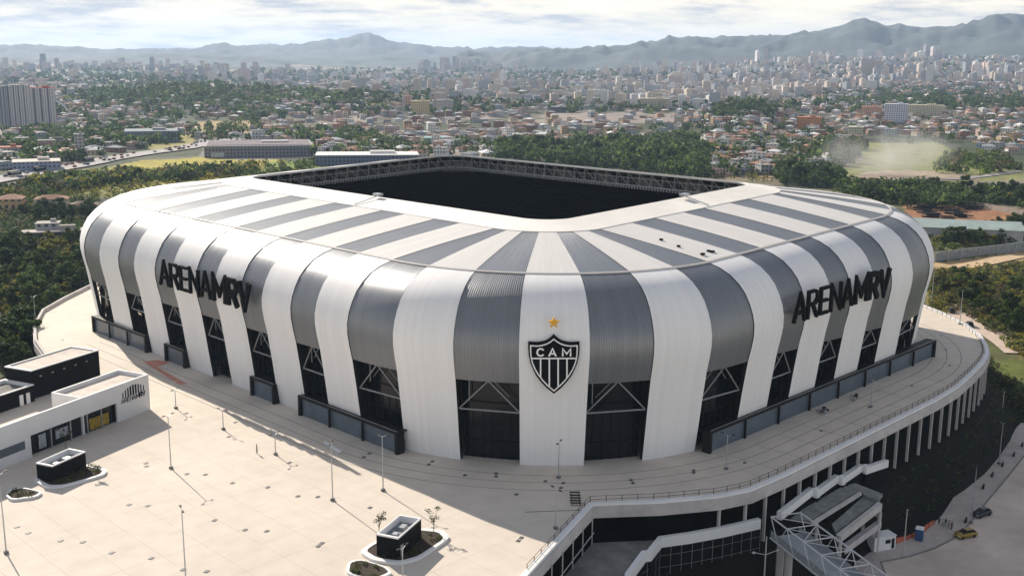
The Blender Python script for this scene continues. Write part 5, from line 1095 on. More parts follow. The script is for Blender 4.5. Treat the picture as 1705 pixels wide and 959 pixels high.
TZ = [ # outline, count, spacing, kind weights, size range, place, group
 ([(0, 415), (60, 405), (150, 408), (160, 470), (130, 492), (95, 505), (62, 530), (48, 560), (55, 590), (20, 600), (0, 612)], 62, 5.5, 'ddmmyyy', (0.65, 1.15), 'on the slope left of the curved parapet', 'trees on the slope left of the plaza'),
 ([(0, 600), (70, 596), (50, 612), (0, 625)], 6, 4, 'dm', (0.8, 1.0), 'behind the black service building', 'trees on the slope left of the plaza'),
 ([(0, 400), (150, 396), (150, 412), (0, 420)], 16, 7, 'yyrm', (0.6, 0.95), 'beside the road left of the stadium', 'trees on the slope left of the plaza'),
 ([(0, 345), (40, 352), (60, 372), (150, 366), (150, 350), (110, 352), (60, 352), (0, 340)], 18, 8, 'ddm', (0.8, 1.1), 'between the far left houses', 'garden trees left of the stadium'),
 ([(10, 330), (230, 302), (320, 298), (430, 290), (425, 284), (300, 288), (180, 296), (60, 308), (0, 325)], 34, 9, 'dmmyr', (0.8, 1.3), 'in the belt behind the roof, left end', 'tree belt behind the left end of the stadium'),
 ([(828, 262), (905, 268), (905, 240), (830, 242)], 7, 12, 'dm', (1.3, 1.7), 'in the clump behind the far roof corner', 'tree belt behind the stadium'),
 ([(905, 268), (1060, 282), (1165, 292), (1175, 268), (1150, 240), (1050, 246), (940, 248)], 40, 10, 'ddmmmyr', (1.1, 1.9), 'in the wide belt behind the far roof edge', 'tree belt behind the stadium'),
 ([(1300, 306), (1390, 312), (1395, 298), (1310, 292)], 7, 9, 'dd', (1.3, 1.7), 'right behind the roof at the right', 'tree belt behind the stadium'),
 ([(1400, 322), (1505, 350), (1530, 345), (1530, 322), (1410, 312)], 16, 8, 'ddm', (1.0, 1.5), 'behind the right roof edge', 'trees behind the right end of the stadium'),
 ([(1530, 325), (1705, 345), (1705, 330), (1530, 314)], 20, 9, 'ddmy', (0.9, 1.4), 'in the row before the open field', 'tree row by the open field'),
 ([(1550, 412), (1705, 402), (1705, 372), (1640, 388), (1600, 402)], 24, 6, 'ddmmy', (0.7, 1.1), 'along the grey wall at the right', 'trees along the grey wall'),
 ([(1560, 480), (1705, 470), (1705, 560), (1660, 545), (1560, 495)], 34, 5.5, 'rrmdy', (0.45, 0.95), 'on the scrubby slope at the right', 'scrub on the right hand slope'),
 ([(1555, 462), (1705, 448), (1705, 475), (1560, 482)], 14, 6, 'yrm', (0.4, 0.7), 'at the top of the scrubby slope', 'scrub on the right hand slope'),
]
KEY = {'d': 'dark', 'm': 'mid', 'y': 'yellow', 'r': 'dry'}
for i, (poly, n, sp, kw, (s0, s1), place, grp) in enumerate(TZ):
    for g, a, b_ in scatter(poly, n, sp, 100+i):
        kd = KEY[random.choice(kw)]; s = random.uniform(s0, s1); put_tree(tuple(g), kd, s, '%s %s %s %s' % (SZ(s), KN[kd], 'bush' if s < 0.6 else 'tree', place), grp)
# ================================================================== BUILDINGS OF THE CITY
m_bld = attr_mat('plastered walls', 0.85, 0.10, 0.2, windows=True); m_roof = attr_mat('roof covering', 0.85, 0.18, 0.5)
WALLC = {'white': (0.74, 0.72, 0.70), 'cream': (0.66, 0.56, 0.44), 'grey': (0.42, 0.41, 0.41), 'brick red': (0.32, 0.18, 0.125), 'ochre': (0.50, 0.35, 0.20), 'pink': (0.52, 0.38, 0.33), 'pale blue': (0.38, 0.42, 0.46)}
ROOFC = {'terracotta': (0.33, 0.175, 0.115), 'brown tiled': (0.23, 0.155, 0.12), 'grey sheet': (0.30, 0.31, 0.33), 'white': (0.66, 0.66, 0.67), 'flat concrete': (0.36, 0.34, 0.32)}
def house_geo(bw, br, x, y, z, w, d, h, rz, wc, rc, hip, uvs=True):
    bw.box((x, y, z+h/2-1), (w, d, h+2), rz, 0, wc, uvs=True, bottom=False)
    ca, sa = math.cos(rz), math.sin(rz); e = 0.5
    def T(a, b, q): return (x+a*ca-b*sa, y+a*sa+b*ca, z+q)
    W2_, D2 = w/2+e, d/2+e
    if hip:
        rh = min(w, d)*0.20; k = max(0, W2_-D2) if w > d else 0; k2 = max(0, D2-W2_) if d >= w else 0
        A, B, C_, D_ = T(-W2_, -D2, h), T(W2_, -D2, h), T(W2_, D2, h), T(-W2_, D2, h); R1, R2 = (T(-k, 0, h+rh), T(k, 0, h+rh)) if w > d else (T(0, -k2, h+rh), T(0, k2, h+rh))
        if w > d: br.face([A, B, R2, R1], 0, None, rc); br.face([C_, D_, R1, R2], 0, None, rc); br.face([B, C_, R2], 0, None, rc); br.face([D_, A, R1], 0, None, rc)
        else: br.face([A, B, R1], 0, None, rc); br.face([B, C_, R2, R1], 0, None, rc); br.face([C_, D_, R2], 0, None, rc); br.face([D_, A, R1, R2], 0, None, rc)
    else:
        br.box((x, y, z+h+0.15), (w+0.4, d+0.4, 0.3), rz, 0, rc)
        br.box(T(w*0.2, d*0.15, h+1.0), (w*0.22, d*0.22, 1.6), rz, 0, wc)
HV = []; hi = 0
for wn_c, rn_c, w, d, h, hip in (('white', 'terracotta', 11, 9, 3.6, 1), ('cream', 'terracotta', 13, 9, 6.2, 1), ('cream', 'brown tiled', 12, 10, 3.4, 1), ('grey', 'flat concrete', 10, 9, 6.5, 0), ('brick red', 'flat concrete', 11, 10, 6.0, 0), ('white', 'grey sheet', 15, 10, 4.5, 1),
                               ('ochre', 'terracotta', 12, 9, 6.0, 1), ('pink', 'brown tiled', 11, 9, 5.8, 1), ('pale blue', 'grey sheet', 12, 9, 5.6, 0), ('white', 'flat concrete', 12, 10, 9.0, 0), ('brick red', 'grey sheet', 13, 9, 4.0, 1), ('cream', 'white', 16, 11, 5.0, 1)):
    t = thing('house', None, None); bw, br = MB(), MB(); house_geo(bw, br, 0, 0, 0, w, d, h, 0, WALLC[wn_c], ROOFC[rn_c], hip); bw.build('wall', m_bld, t); br.build('roof', m_roof, t); HV.append((t, wn_c, rn_c, h, hip))
usedh = set()
def area_name(X):
    return ('near the tower slabs', 'above the highway', 'behind the warehouse', 'behind the mast', 'left of the tree belt', 'above the tree belt', 'by the wooded knoll', 'above the smoke', 'beyond the field', 'at the right edge')[int(min(9, max(0, X/170.5)))]
def put_house(P, label=None, s=1.0, vi=None, rz=None, row='', X=0):
    v, wc, rc, h, hip = HV[random.randrange(len(HV)) if vi is None else vi]; rz = random.choice((0.3, 0.3+math.pi/2, 0.9, -0.25))+random.uniform(-.15, .15) if rz is None else rz
    if label is None: label = '%s %shouse, %s roof, %s %s' % (wc, 'tall ' if h > 5 else 'low ', rc, row, area_name(X))
    sc = (s*random.uniform(.85, 1.2), s*random.uniform(.85, 1.2), s*random.uniform(.9, 1.15))
    if v.name not in usedh: usedh.add(v.name); kids_of(v); o = v; o.location = P; o.rotation_euler = (0, 0, rz); o.scale = sc; o['label'] = label; o['group'] = 'houses in the valley'
    else: o = dup(v, P, rz, label, sc, 'houses in the valley', kids_of(v))
    o['category'] = 'house'; return o
AVOID = [z[0] for z in ZONES[3:4]]+[ZONES[6][0], ZONES[7][0], ZONES[8][0], ZONES[11][0]]+[[(828, 275), (905, 268), (905, 232), (830, 235)], [(905, 285), (1060, 290), (1165, 300), (1180, 268), (1160, 215), (1050, 236), (930, 240)], [(0, 310), (330, 262), (345, 232), (0, 282)], [(0, 222), (0, 180), (100, 180), (100, 222)], [(1380, 310), (1385, 240), (1430, 236), (1440, 225), (1560, 232), (1705, 262), (1705, 310)]]
def clear(a, b_): return not any(bool(inpoly(np.array([a]), np.array([b_]), p)[0]) for p in AVOID)
hz_zone = [([(440, 262), (440, 185), (700, 178), (1000, 180), (1175, 185), (1185, 230), (1170, 262), (840, 262), (700, 268), (560, 262)], 470, 13), ([(1170, 296), (1180, 196), (1300, 186), (1480, 182), (1705, 178), (1705, 262), (1560, 240), (1400, 240), (1380, 285)], 520, 13), ([(0, 292), (0, 208), (120, 190), (300, 182), (440, 190), (440, 232), (330, 236), (200, 262), (90, 280)], 190, 15), ([(1560, 300), (1600, 262), (1705, 262), (1705, 296)], 20, 16)]
cand = []
for i, (poly, n, sp) in enumerate(hz_zone): cand += [c for c in scatter(poly, n, sp, 300+i) if clear(c[1], c[2])]
cand.sort(key=lambda c: math.dist(c[0][:2], (CX, CY))); NEAR = cand[:292]; REST = cand[292:]
for g, a, b_ in NEAR:
    d = math.dist(g[:2], (CX, CY)); put_house(tuple(g), row='front row' if d < 1050 else 'middle row' if d < 1300 else 'back row', X=a)
bw, br = MB(), MB(); rr = random.Random(3); WK = list(WALLC.values()); RK = list(ROOFC.values())
far = []
for i, (poly, n, sp) in enumerate([([(0, 205), (0, 150), (440, 140), (1000, 140), (1705, 140), (1705, 180), (1000, 182), (440, 186)], 1900, 15), ([(0, 150), (0, 122), (700, 124), (1000, 118), (1705, 100), (1705, 142), (440, 142)], 1500, 24), ([(1180, 185), (1200, 120), (1705, 95), (1705, 180)], 900, 17)]):
    for c in scatter(poly, n, sp, 320+i):
        g, a, b_ = c; wood = 130 < a < 460 and 128 < b_ < 172
        if wood and rr.random() < 0.8: continue
        if (a-1600)**2/170**2+(b_-165)**2/14**2 < 1 and rr.random() < 0.6: continue
        far.append(c)
for g, a, b_ in REST+far:
    d = math.dist(g[:2], (CX, CY)); s = 1.0 if d < 2500 else 1.25 if d < 4000 else 1.6; w, dd_, h = rr.uniform(9, 15)*s, rr.uniform(8, 12)*s, rr.choice((3.5, 4.5, 6.2, 6.5, 9))*(1 if d < 2500 else 1.4)
    house_geo(bw, br, g[0], g[1], g[2], w, dd_, h, rr.choice((0.3, 1.87, 0.9, -0.25))+rr.uniform(-.2, .2), tuple(np.array(rr.choice(WK))*rr.uniform(.85, 1.15)), tuple(np.array(rr.choice(RK))*rr.uniform(.8, 1.2)), rr.random() < 0.55)
off = len(bw.v); bw.v += br.v; bw.f += [tuple(i+off for i in f) for f in br.f]; bw.mi += [1]*len(br.f); bw.uv += br.uv; bw.col += br.col
o = bw.build('distant_houses', [m_bld, m_roof]); tag(o, 'countless small houses covering the valley and hills far behind the stadium', 'houses', None, 'stuff')
# ---- tower blocks
TC = {'white': (0.78, 0.76, 0.74), 'cream': (0.74, 0.65, 0.54), 'beige': (0.62, 0.54, 0.46), 'grey': (0.45, 0.44, 0.44), 'pinkish': (0.62, 0.50, 0.45), 'blue grey': (0.40, 0.43, 0.47)}
def tower_geo(b, x, y, z, w, d, h, rz, c):
    b.box((x, y, z+h/2-2), (w, d, h+4), rz, 0, c, uvs=True, bottom=False); b.box((x+w*.1, y, z+h+1.6), (w*.35, d*.4, 3.2), rz, 0, c, uvs=False, bottom=False)
TVs = []
for nm, c in TC.items():
    for (w, d, h, tl) in ((16, 14, 42, 'slim'), (24, 15, 34, 'broad')):
        t = thing('apartment_tower', None, None); b = MB(); b.box((0, 0, h/2-2), (w, d, h+4), 0, 0, c, uvs=True, bottom=False); b.build('facade', m_bld, t); b = MB(); b.box((w*.1, 0, h+1.6), (w*.35, d*.4, 3.2), 0, 0, c); b.box((0, 0, h+0.35), (w+.5, d+.5, 0.7), 0, 0, tuple(np.array(c)*0.9)); b.build('roof_house', m_roof, t); TVs.append((t, nm, tl))
usedt = set()
def put_tower(P, label=None, vi=None, s=(1, 1, 1), rz=None, X=0, Y=0):
    v, nm, tl = TVs[random.randrange(len(TVs)) if vi is None else vi]; rz = random.choice((0.3, 1.87, 0.8))+random.uniform(-.2, .2) if rz is None else rz
    if label is None: label = '%s %s tower %s on the %s' % (tl, nm, 'far back' if Y < 118 else 'midway' if Y < 130 else 'nearer' if Y < 142 else 'in front', 'left horizon' if X < 420 else 'centre left plain' if X < 640 else 'plain above the mast' if X < 800 else 'centre plain' if X < 1000 else 'lower right hillside' if X < 1120 else 'low middle hillside' if X < 1250 else 'hillside before the peak' if X < 1380 else 'hillside below the peak' if X < 1520 else 'far right hillside')
    if v.name not in usedt: usedt.add(v.name); kids_of(v); o = v; o.location = P; o.rotation_euler = (0, 0, rz); o.scale = s; o['label'] = label; o['group'] = 'apartment towers of the city'
    else: o = dup(v, P, rz, label, s, 'apartment towers of the city', kids_of(v))
    o['category'] = 'tower block'; return o
tzn = [([(1000, 176), (1000, 128), (1150, 118), (1300, 104), (1480, 100), (1705, 92), (1705, 150), (1480, 152), (1300, 172), (1150, 182)], 900, 26), ([(560, 175), (560, 120), (760, 118), (1010, 112), (1010, 176)], 230, 34), ([(700, 124), (700, 112), (1250, 100), (1705, 84), (1705, 104), (1250, 122)], 420, 40), ([(0, 135), (0, 110), (270, 112), (560, 118), (560, 142), (200, 135)], 210, 40), ([(180, 118), (180, 110), (290, 110), (290, 118)], 30, 30), ([(0, 175), (0, 135), (130, 132), (130, 170)], 30, 40)]
tc = []
for i, (poly, n, sp) in enumerate(tzn): tc += scatter(poly, n, sp, 400+i)
clus = lambda c: float(fbm(np.array([c[0][0]/520.0]), np.array([c[0][1]/520.0]), 3)[0])
tc = [c for c in tc if c[1] > 1180 or clus(c) > 0.42]
tc = [c for c in tc if not ((c[1]-1600)**2/130**2+(c[2]-150)**2/12**2 < 1)]
tc.sort(key=lambda c: math.dist(c[0][:2], (CX, CY)))
for g, a, b_ in tc[:285]: k = random.uniform(.4, 0.95); put_tower(tuple(g), s=(random.uniform(.8, 1.1), random.uniform(.8, 1.1), k*(0.75 if math.dist(g[:2], (CX, CY)) < 2600 else 1)), X=a, Y=b_)
b = MB(); rr = random.Random(9); TK = list(TC.values())
for g, a, b_ in tc[285:]:
    far_ = math.dist(g[:2], (CX, CY)) > 6000; tower_geo(b, g[0], g[1], g[2], rr.uniform(14, 26)*(1.3 if far_ else 1), rr.uniform(12, 18), rr.uniform(12, 32)*(1.15 if far_ else 1)*(1.0+1.1*max(0.0, clus((g,))-0.44)/0.2), rr.choice((0.3, 1.87, 0.8))+rr.uniform(-.2, .2), tuple(np.array(rr.choice(TK))*rr.uniform(.85, 1.15)))
o = b.build('distant_towers', m_bld); tag(o, 'mass of pale tower blocks on the far plain and hillsides', 'towers', None, 'stuff')
# hand placed landmarks
def bld(name, label, px, py, wpx, hpx, depth, wc, rc=None, rz=None, cat='building', dist=None, extra=None):
    g = gp(px, py); d = math.dist(g[:2], (CX, CY)); k = d/FPX*1.02; w, h = wpx*k, hpx*k; face_ = math.atan2(g[1]-CY, g[0]-CX)-math.pi/2 if rz is None else rz
    t = thing(name, label, cat, tuple(g), face_); b = MB(); b.box((0, depth/2, h/2-2), (w, depth, h+4), 0, 0, wc, uvs=True, bottom=False); b.build('facade', m_bld, t)
    b = MB(); b.box((0, depth/2, h+0.3), (w+.6, depth+.6, 0.6), 0, 0, rc or wc); b.box((w*.15, depth/2, h+1.6), (w*.25, depth*.3, 2.4), 0, 0, rc or wc); b.build('roof', m_roof, t)
    return t, w, h
gry = (0.42, 0.43, 0.46)
for px, wpx, hpx, lab, wc, rc in ((12, 20, 58, 'grey tower slab touching the left picture edge', gry, None), (37, 26, 60, 'pale tower slab between the grey one and the red roofed one', (0.60, 0.58, 0.56), None), (74, 36, 56, 'tall pale tower slab with a red rooftop beside the pale arch', (0.58, 0.55, 0.53), (0.45, 0.06, 0.04))):
    t, w, h = bld('tower_slab', lab, px, 211, wpx, hpx, 16, wc, rc, cat='tower block'); b = MB()
    for q in (-0.3, -0.05, 0.22): b.box((q*w, -0.25, h/2), (w*0.07, 0.5, h), 0, 0, (0.13, 0.14, 0.17))
    b.build('dark_pier', m_roof, t)
for a in (('apartment_block', 'yellowish apartment block with a flat roof behind the thin mast', 700, 194, 30, 24, 18, (0.60, 0.48, 0.26), None), ('apartment_block', 'pinkish narrow block left of the yellowish block', 678, 184, 16, 22, 14, (0.55, 0.34, 0.28), None), ('apartment_block', 'pale block right of the yellowish block', 740, 188, 26, 20, 16, (0.45, 0.43, 0.42), None),
          ('office_building', 'white and blue striped office building in the middle of the right hand district', 1490, 212, 34, 34, 22, (0.60, 0.62, 0.68), None), ('apartment_block', 'cream apartment row right of the striped office building', 1540, 196, 52, 18, 18, (0.62, 0.55, 0.42), None), ('apartment_block', 'orange painted block left of the striped office building', 1347, 218, 36, 20, 20, (0.60, 0.28, 0.12), (0.45, 0.18, 0.08)),
          ('apartment_block', 'pink and orange block just left of the striped office building', 1450, 196, 30, 16, 18, (0.60, 0.36, 0.24), None), ('church_hall', 'pale yellow gabled hall with a white front below the orange block', 1424, 232, 22, 18, 20, (0.62, 0.60, 0.42), (0.62, 0.60, 0.5)), ('apartment_tower', 'broad beige twin tower on the hillside under the mountain peak', 1444, 128, 20, 26, 26, (0.50, 0.42, 0.36), None),
          ('apartment_tower', 'beige tower right beside the twin tower under the peak', 1462, 128, 14, 23, 24, (0.54, 0.44, 0.36), None), ('apartment_tower', 'bright white slim tower on the right hillside', 1547, 140, 11, 27, 22, (0.68, 0.66, 0.62), None), ('apartment_tower', 'grey beige tower at the foot of the right hillside', 1308, 150, 15, 25, 22, (0.40, 0.36, 0.34), None), ('apartment_tower', 'lone slim pale tower on the centre right plain', 1150, 150, 8, 26, 18, (0.62, 0.60, 0.58), None),
          ('apartment_tower', 'tallest tower on the left skyline', 73, 118, 8, 24, 30, (0.30, 0.31, 0.34), None), ('apartment_tower', 'second tallest tower on the left skyline', 254, 118, 7, 20, 30, (0.34, 0.35, 0.38), None), ('apartment_tower', 'white tower standing out in the hazy centre plain', 895, 112, 7, 12, 30, (0.75, 0.75, 0.75), None), ('apartment_block', 'long cream institutional building on the centre right plain', 1090, 184, 46, 18, 30, (0.58, 0.50, 0.38), None), ('apartment_block', 'dark flat block with a pale roof in the middle of the houses', 930, 188, 24, 9, 20, (0.12, 0.13, 0.14), (0.4, 0.4, 0.4)),
          ('hall', 'long white roofed hall partly hidden behind the far left roof edge', 612, 276, 165, 16, 34, (0.14, 0.17, 0.26), (0.72, 0.70, 0.68)), ('hall', 'oval grey arena hall above the highway', 253, 238, 78, 17, 45, (0.20, 0.24, 0.28), (0.24, 0.27, 0.30)), ('shop_hall', 'low pale roofed hall with blue front by the highway at the left', 62, 286, 66, 14, 26, (0.30, 0.34, 0.46), (0.55, 0.50, 0.46)), ('shop_hall', 'pink roofed showroom beside the highway', 102, 268, 46, 12, 26, (0.50, 0.45, 0.42), (0.68, 0.50, 0.40)),
          ('apartment_block', 'brick block among trees above the showroom', 92, 252, 46, 15, 18, (0.36, 0.24, 0.18), (0.12, 0.12, 0.12)), ('water_tower', 'square pale water tower near the highway', 134, 262, 14, 34, 8, (0.36, 0.37, 0.36), None), ('apartment_block', 'cream block at the left edge above the highway', 18, 262, 30, 14, 14, (0.52, 0.46, 0.38), (0.45, 0.15, 0.10)), ('warehouse', 'teal white sheeted shed among the centre houses', 722, 240, 30, 9, 26, (0.20, 0.34, 0.32), (0.26, 0.42, 0.40))):
    bld(*a)
t, w, h = bld('warehouse', 'big low grey warehouse with a long pale roof behind the yellow field', 432, 262, 168, 17, 70, (0.22, 0.22, 0.24), (0.38, 0.35, 0.36)); b = MB()
for k_ in range(5): b.box((0, 8+k_*13, h+1.0), (w*0.96, 5.5, 0.9), 0, 0, (0.46, 0.40, 0.40))
b.build('roof_light', m_roof, t); b = MB(); b.box((-w*.38, -0.3, 2.5), (w*.12, .5, 4), 0, 0, (0.5, 0.5, 0.5)); b.build('loading_door', m_roof, t)
g = gp(672, 206); d_ = math.dist(g[:2], (CX, CY)); t = thing('mast', 'thin lattice mast rising among the centre houses', 'mast', tuple(g)); b = MB(); hh = 54*d_/FPX
for sx, sy in ((-1, -1), (1, -1), (1, 1), (-1, 1)): b.tube((sx*1.6, sy*1.6, 0), (sx*.5, sy*.5, hh), 0.35, 4)
for k_ in range(8): b.box((0, 0, hh*(k_+.5)/8), (2.6-0.2*k_, 2.6-0.2*k_, 0.4))
b.build('lattice', m_steel, t)
g = gp(92, 196); b = MB(); L_ = 60; pts = [(L_*(-0.5+f), 0, 26*math.sin(math.pi*(0.12+0.88*f))+2) for f in np.linspace(0, 1, 14)]
for p, q in zip(pts, pts[1:]): b.tube(p, q, 1.0, 5)
o = b.build('arch', m_white); o.location = g; o.rotation_euler = (0, 0, YAW-math.pi/2); tag(o, 'thin pale arch beside the red roofed tower slab', 'arch')
# near left houses
for px, py, vi, s, rz, lab in ((20, 352, 6, 1.25, -0.55, 'long ochre house with an orange tiled roof at the left edge'), (88, 352, 1, 1.2, -0.55, 'big two storey cream house with green side wall on the left'), (140, 350, 2, 1.0, -0.4, 'low house with a brown hipped roof next to the stadium bulge'), (72, 366, 5, 0.5, -0.5, 'little shed with a white sheet roof between the left trees'), (82, 392, 3, 0.9, -0.55, 'cream concrete garage house by the road left of the stadium')):
    put_house(tuple(gp(px, py)), lab, s, vi, rz)
t, w, h = bld('garage_row', 'long low garage row with a pale roof left of the stadium bulge', 96, 398, 98, 10, 9, (0.05, 0.05, 0.07), (0.42, 0.38, 0.35))
# right hand middle ground
WL = [gp(1556, 436), gp(1600, 430), gp(1660, 423), gp(1720, 415), gp(1800, 404)]; t = thing('boundary_wall', 'grey boundary wall with a dark foot along the road right of the stadium', 'wall', tuple(WL[0])); b = MB()
b.grid([[tuple(p-WL[0]+np.array([0, 0, -1])), tuple(p-WL[0]+np.array([0, 0, 4.2])), tuple(p-WL[0]+np.array([.3, .3, 4.2]))] for p in WL]); b.build('panels', mat('grey wall panels', (0.30, 0.31, 0.31), 0.9, var=0.2), t)
b = MB()
for i in range(len(WL)-1): 
    for f in (0, .5): p = WL[i]*(1-f)+WL[i+1]*f-WL[0]; b.box((p[0]-.2, p[1]-.2, 1.6), (0.4, 0.4, 5.4))
b.build('pillar_row', m_conc, t)
W3 = [gp(1512, 338), gp(1570, 340), gp(1630, 346), gp(1690, 357), gp(1760, 370)]; t = thing('boundary_wall', 'long brown grey concrete wall behind the red soil yard', 'wall', tuple(W3[0])); b = MB()
b.grid([[tuple(p-W3[0]+np.array([0, 0, -1])), tuple(p-W3[0]+np.array([0, 0, 3.4])), tuple(p-W3[0]+np.array([.4, .6, 3.4]))] for p in W3]); b.build('panels', mat('brown wall panels', (0.34, 0.29, 0.25), 0.9, var=0.2), t)
g = gp(1590, 398); t = thing('hall', 'large low hall with a pale teal roof at the right', 'building', tuple(g), YAW-math.pi/2-0.25); b = MB(); b.box((0, 10, 2.5), (62, 26, 7)); b.build('wall', m_conc, t); b = MB(); b.grid([[(-32, -4, 5.9), (-32, 10, 8.6), (-32, 24, 5.9)], [(32, -4, 5.9), (32, 10, 8.6), (32, 24, 5.9)]]); b.build('roof', mat('pale teal roof sheet', (0.30, 0.37, 0.35), 0.6, var=0.12, vs=0.2), t)
rr = random.Random(5)
for i, (px, py) in enumerate(((1530, 346), (1548, 350), (1562, 345), (1580, 350), (1592, 356), (1600, 344), (1616, 341), (1618, 349), (1552, 362), (1576, 366), (1602, 362), (1540, 356), (1640, 345), (1560, 340))):
    g = gp(px, py); b = MB()
    for k_ in range(4): b.box((rr.uniform(-3, 3), rr.uniform(-1, 1), 0.5+k_*0.6), (rr.uniform(6, 11), rr.uniform(1.5, 3), 0.6), rr.uniform(-.1, .1))
    o = b.build('material_stack', [m_dsteel if i % 3 else mat('brown timber', (0.16, 0.09, 0.05), 0.9)]); o.location = g; o.rotation_euler = (0, 0, YAW-math.pi/2+rr.uniform(-.3, .1)); tag(o, ('dark' if i % 3 else 'brown')+' stack of building material in the red soil yard', 'stack', 'stacks in the red soil yard')
# ---- roads draped on the ground
def road(name, pts, wid, label, m_, zoff=0.5):
    G = ground([p[0] for p in pts], [p[1] for p in pts]); R = np.array(resample([tuple(g[:2]) for g in G], 12.0)); tv = np.gradient(R, axis=0); tv /= np.linalg.norm(tv, axis=1)[:, None]; nv = np.stack([-tv[:, 1], tv[:, 0]], 1); P = []
    for c, n in zip(R, nv):
        row = []
        for k in np.linspace(-.5, .5, 5): q = c+n*wid*k; row.append((q[0], q[1], float(tz(np.array([q[0]]), np.array([q[1]]))[0])+zoff))
        P.append(row)
    b = MB(); b.grid(P); o = b.build(name, m_); up(o); tag(o, label, kind='structure'); return R
m_hw = mat('worn grey asphalt', (0.33, 0.31, 0.30), 0.9, var=0.15, vs=0.05)
HW = road('highway', [(-60, 312), (0, 300), (80, 286), (160, 270), (240, 257), (310, 247), (350, 238), (400, 231)], 26, 'pale highway with dense traffic crossing the left middle distance', m_hw, 1.0)
road('side_road', [(345, 240), (335, 226), (318, 212), (300, 206), (270, 204)], 12, 'pale side road climbing from the highway', m_hw, 0.8)
road('back_road', [(1700, 590), (1670, 566), (1640, 548), (1610, 530), (1590, 516), (1570, 505)], 9, 'pale road passing behind the right end of the plaza', mat('light road surface', (0.50, 0.40, 0.33), 0.9, var=0.1), 0.35)
road('dirt_road', [(1540, 456), (1600, 446), (1660, 434), (1710, 424)], 9, 'sunlit dirt track below the grey boundary wall', mat('light dirt', (0.50, 0.36, 0.22), 0.95, var=0.2), 0.4)
road('field_track', [(1430, 304), (1520, 298), (1600, 300), (1705, 284)], 8, 'pale track along the open field', m_hw, 0.5)
road('left_road', [(0, 402), (60, 401), (110, 402), (160, 399)], 8, 'road before the garages left of the stadium', mat('light road surface', (0.50, 0.40, 0.33), 0.9), 0.4)
road('meadow_path', [(1380, 300), (1300, 296), (1200, 292), (1170, 290)], 6, 'thin dirt path behind the right roof edge', MATS['light dirt'], 0.4)
# traffic
CCOL = {'white': (0.6, 0.6, 0.6), 'silver': (0.36, 0.37, 0.38), 'black': (0.02, 0.02, 0.022), 'red': (0.30, 0.03, 0.02), 'blue': (0.03, 0.06, 0.18)}
CM = {}
for nm, c in CCOL.items():
    b = MB(); b.box((0, 0, 0.6), (4.3, 1.75, 0.75)); b.box((-0.2, 0, 1.2), (2.3, 1.55, 0.55), mi=1); b.box((-0.2, 0, 1.5), (2.0, 1.4, 0.08)); o = b.build('car', [paint(nm+' car paint', c), m_glassd]); CM[nm] = o
usedc = set(); rr = random.Random(12)
tv = np.gradient(HW, axis=0); tv /= np.linalg.norm(tv, axis=1)[:, None]
for i in range(3, len(HW)-1, 1):
    for lane in (-8.5, -4.5, 4.5, 8.5):
        if rr.random() > 0.36: continue
        c = HW[i]+np.array([-tv[i][1], tv[i][0]])*lane+tv[i]*rr.uniform(-4, 4); z = float(tz(np.array([c[0]]), np.array([c[1]]))[0])+1.05; nm = rr.choice(list(CCOL)); o = CM[nm]; lab = '%s car in traffic on the highway, %s lane' % (nm, 'far' if lane > 0 else 'near'); rz = math.atan2(tv[i][1], tv[i][0])+(math.pi if lane > 0 else 0)
        if nm not in usedc: usedc.add(nm); o.location = (c[0], c[1], z); o.rotation_euler = (0, 0, rz); tag(o, lab, 'car', 'cars on the highway')
        else: dup(o, (c[0], c[1], z), rz, lab)
for px, py, nm in ((147, 271, 'dark'), (66, 287, 'dark'), (24, 295, 'dark')):
    g = gp(px, py); b = MB(); b.box((0, 0, 2.1), (12, 2.5, 3.2)); b.box((0, -1.27, 2.6), (11, .05, 1.0), mi=1); b.box((6.6, 0, 1.5), (1.6, 2.4, 2.4)); o = b.build('truck', [m_dsteel, m_steel]); o.location = (g[0], g[1], g[2]+1.0); o.rotation_euler = (0, 0, math.atan2(tv[5][1], tv[5][0])); tag(o, 'dark truck on the near side of the highway', 'truck', 'trucks on the highway')
# ---- woodland and scrub seen as one mass
L = Leaves(); rng = np.random.default_rng(77)
def mass(poly, n, spc, seed, rad, kinds, nl=46, leaf=0.16):
    S = scatter(poly, n, spc, seed)
    if not S: return
    C = np.array([s[0] for s in S]); D = np.hypot(C[:, 0]-CX, C[:, 1]-CY); r = rad*(0.7+0.6*rng.random(len(C))); cc = C.copy(); cc[:, 2] += r*0.75
    for kd in set(kinds):
        k = np.array([kinds[j] == kd for j in rng.integers(len(kinds), size=len(C))])
        if k.any(): L.add(cc[k], np.stack([r[k], r[k], r[k]*0.8], 1), nl, r[k]*leaf*1.6, GREENS[KEY[kd]], rng, shell=0.6)
mass([(130, 172), (140, 135), (240, 124), (380, 130), (450, 138), (455, 165), (400, 178), (250, 182)], 360, 9, 501, 8, 'ddm')
mass([(300, 186), (360, 176), (640, 180), (660, 168), (560, 148), (440, 150), (300, 175)], 200, 9, 502, 8, 'ddm')
mass([(440, 240), (500, 236), (640, 262), (690, 250), (600, 222), (480, 215)], 90, 8, 503, 6.5, 'ddmm')
mass([(130, 258), (270, 225), (240, 205), (120, 215), (0, 238), (0, 256)], 150, 8, 504, 6.5, 'ddm')
mass([(1180, 200), (1200, 168), (1290, 165), (1290, 196)], 110, 8, 505, 8, 'dd')
mass([(1320, 170), (1370, 148), (1560, 144), (1705, 150), (1705, 190), (1580, 186), (1400, 172)], 420, 9, 506, 8, 'dddm')
mass([(1300, 300), (1300, 262), (1370, 240), (1440, 246), (1420, 268), (1380, 286)], 100, 9, 507, 7.5, 'ddmr')
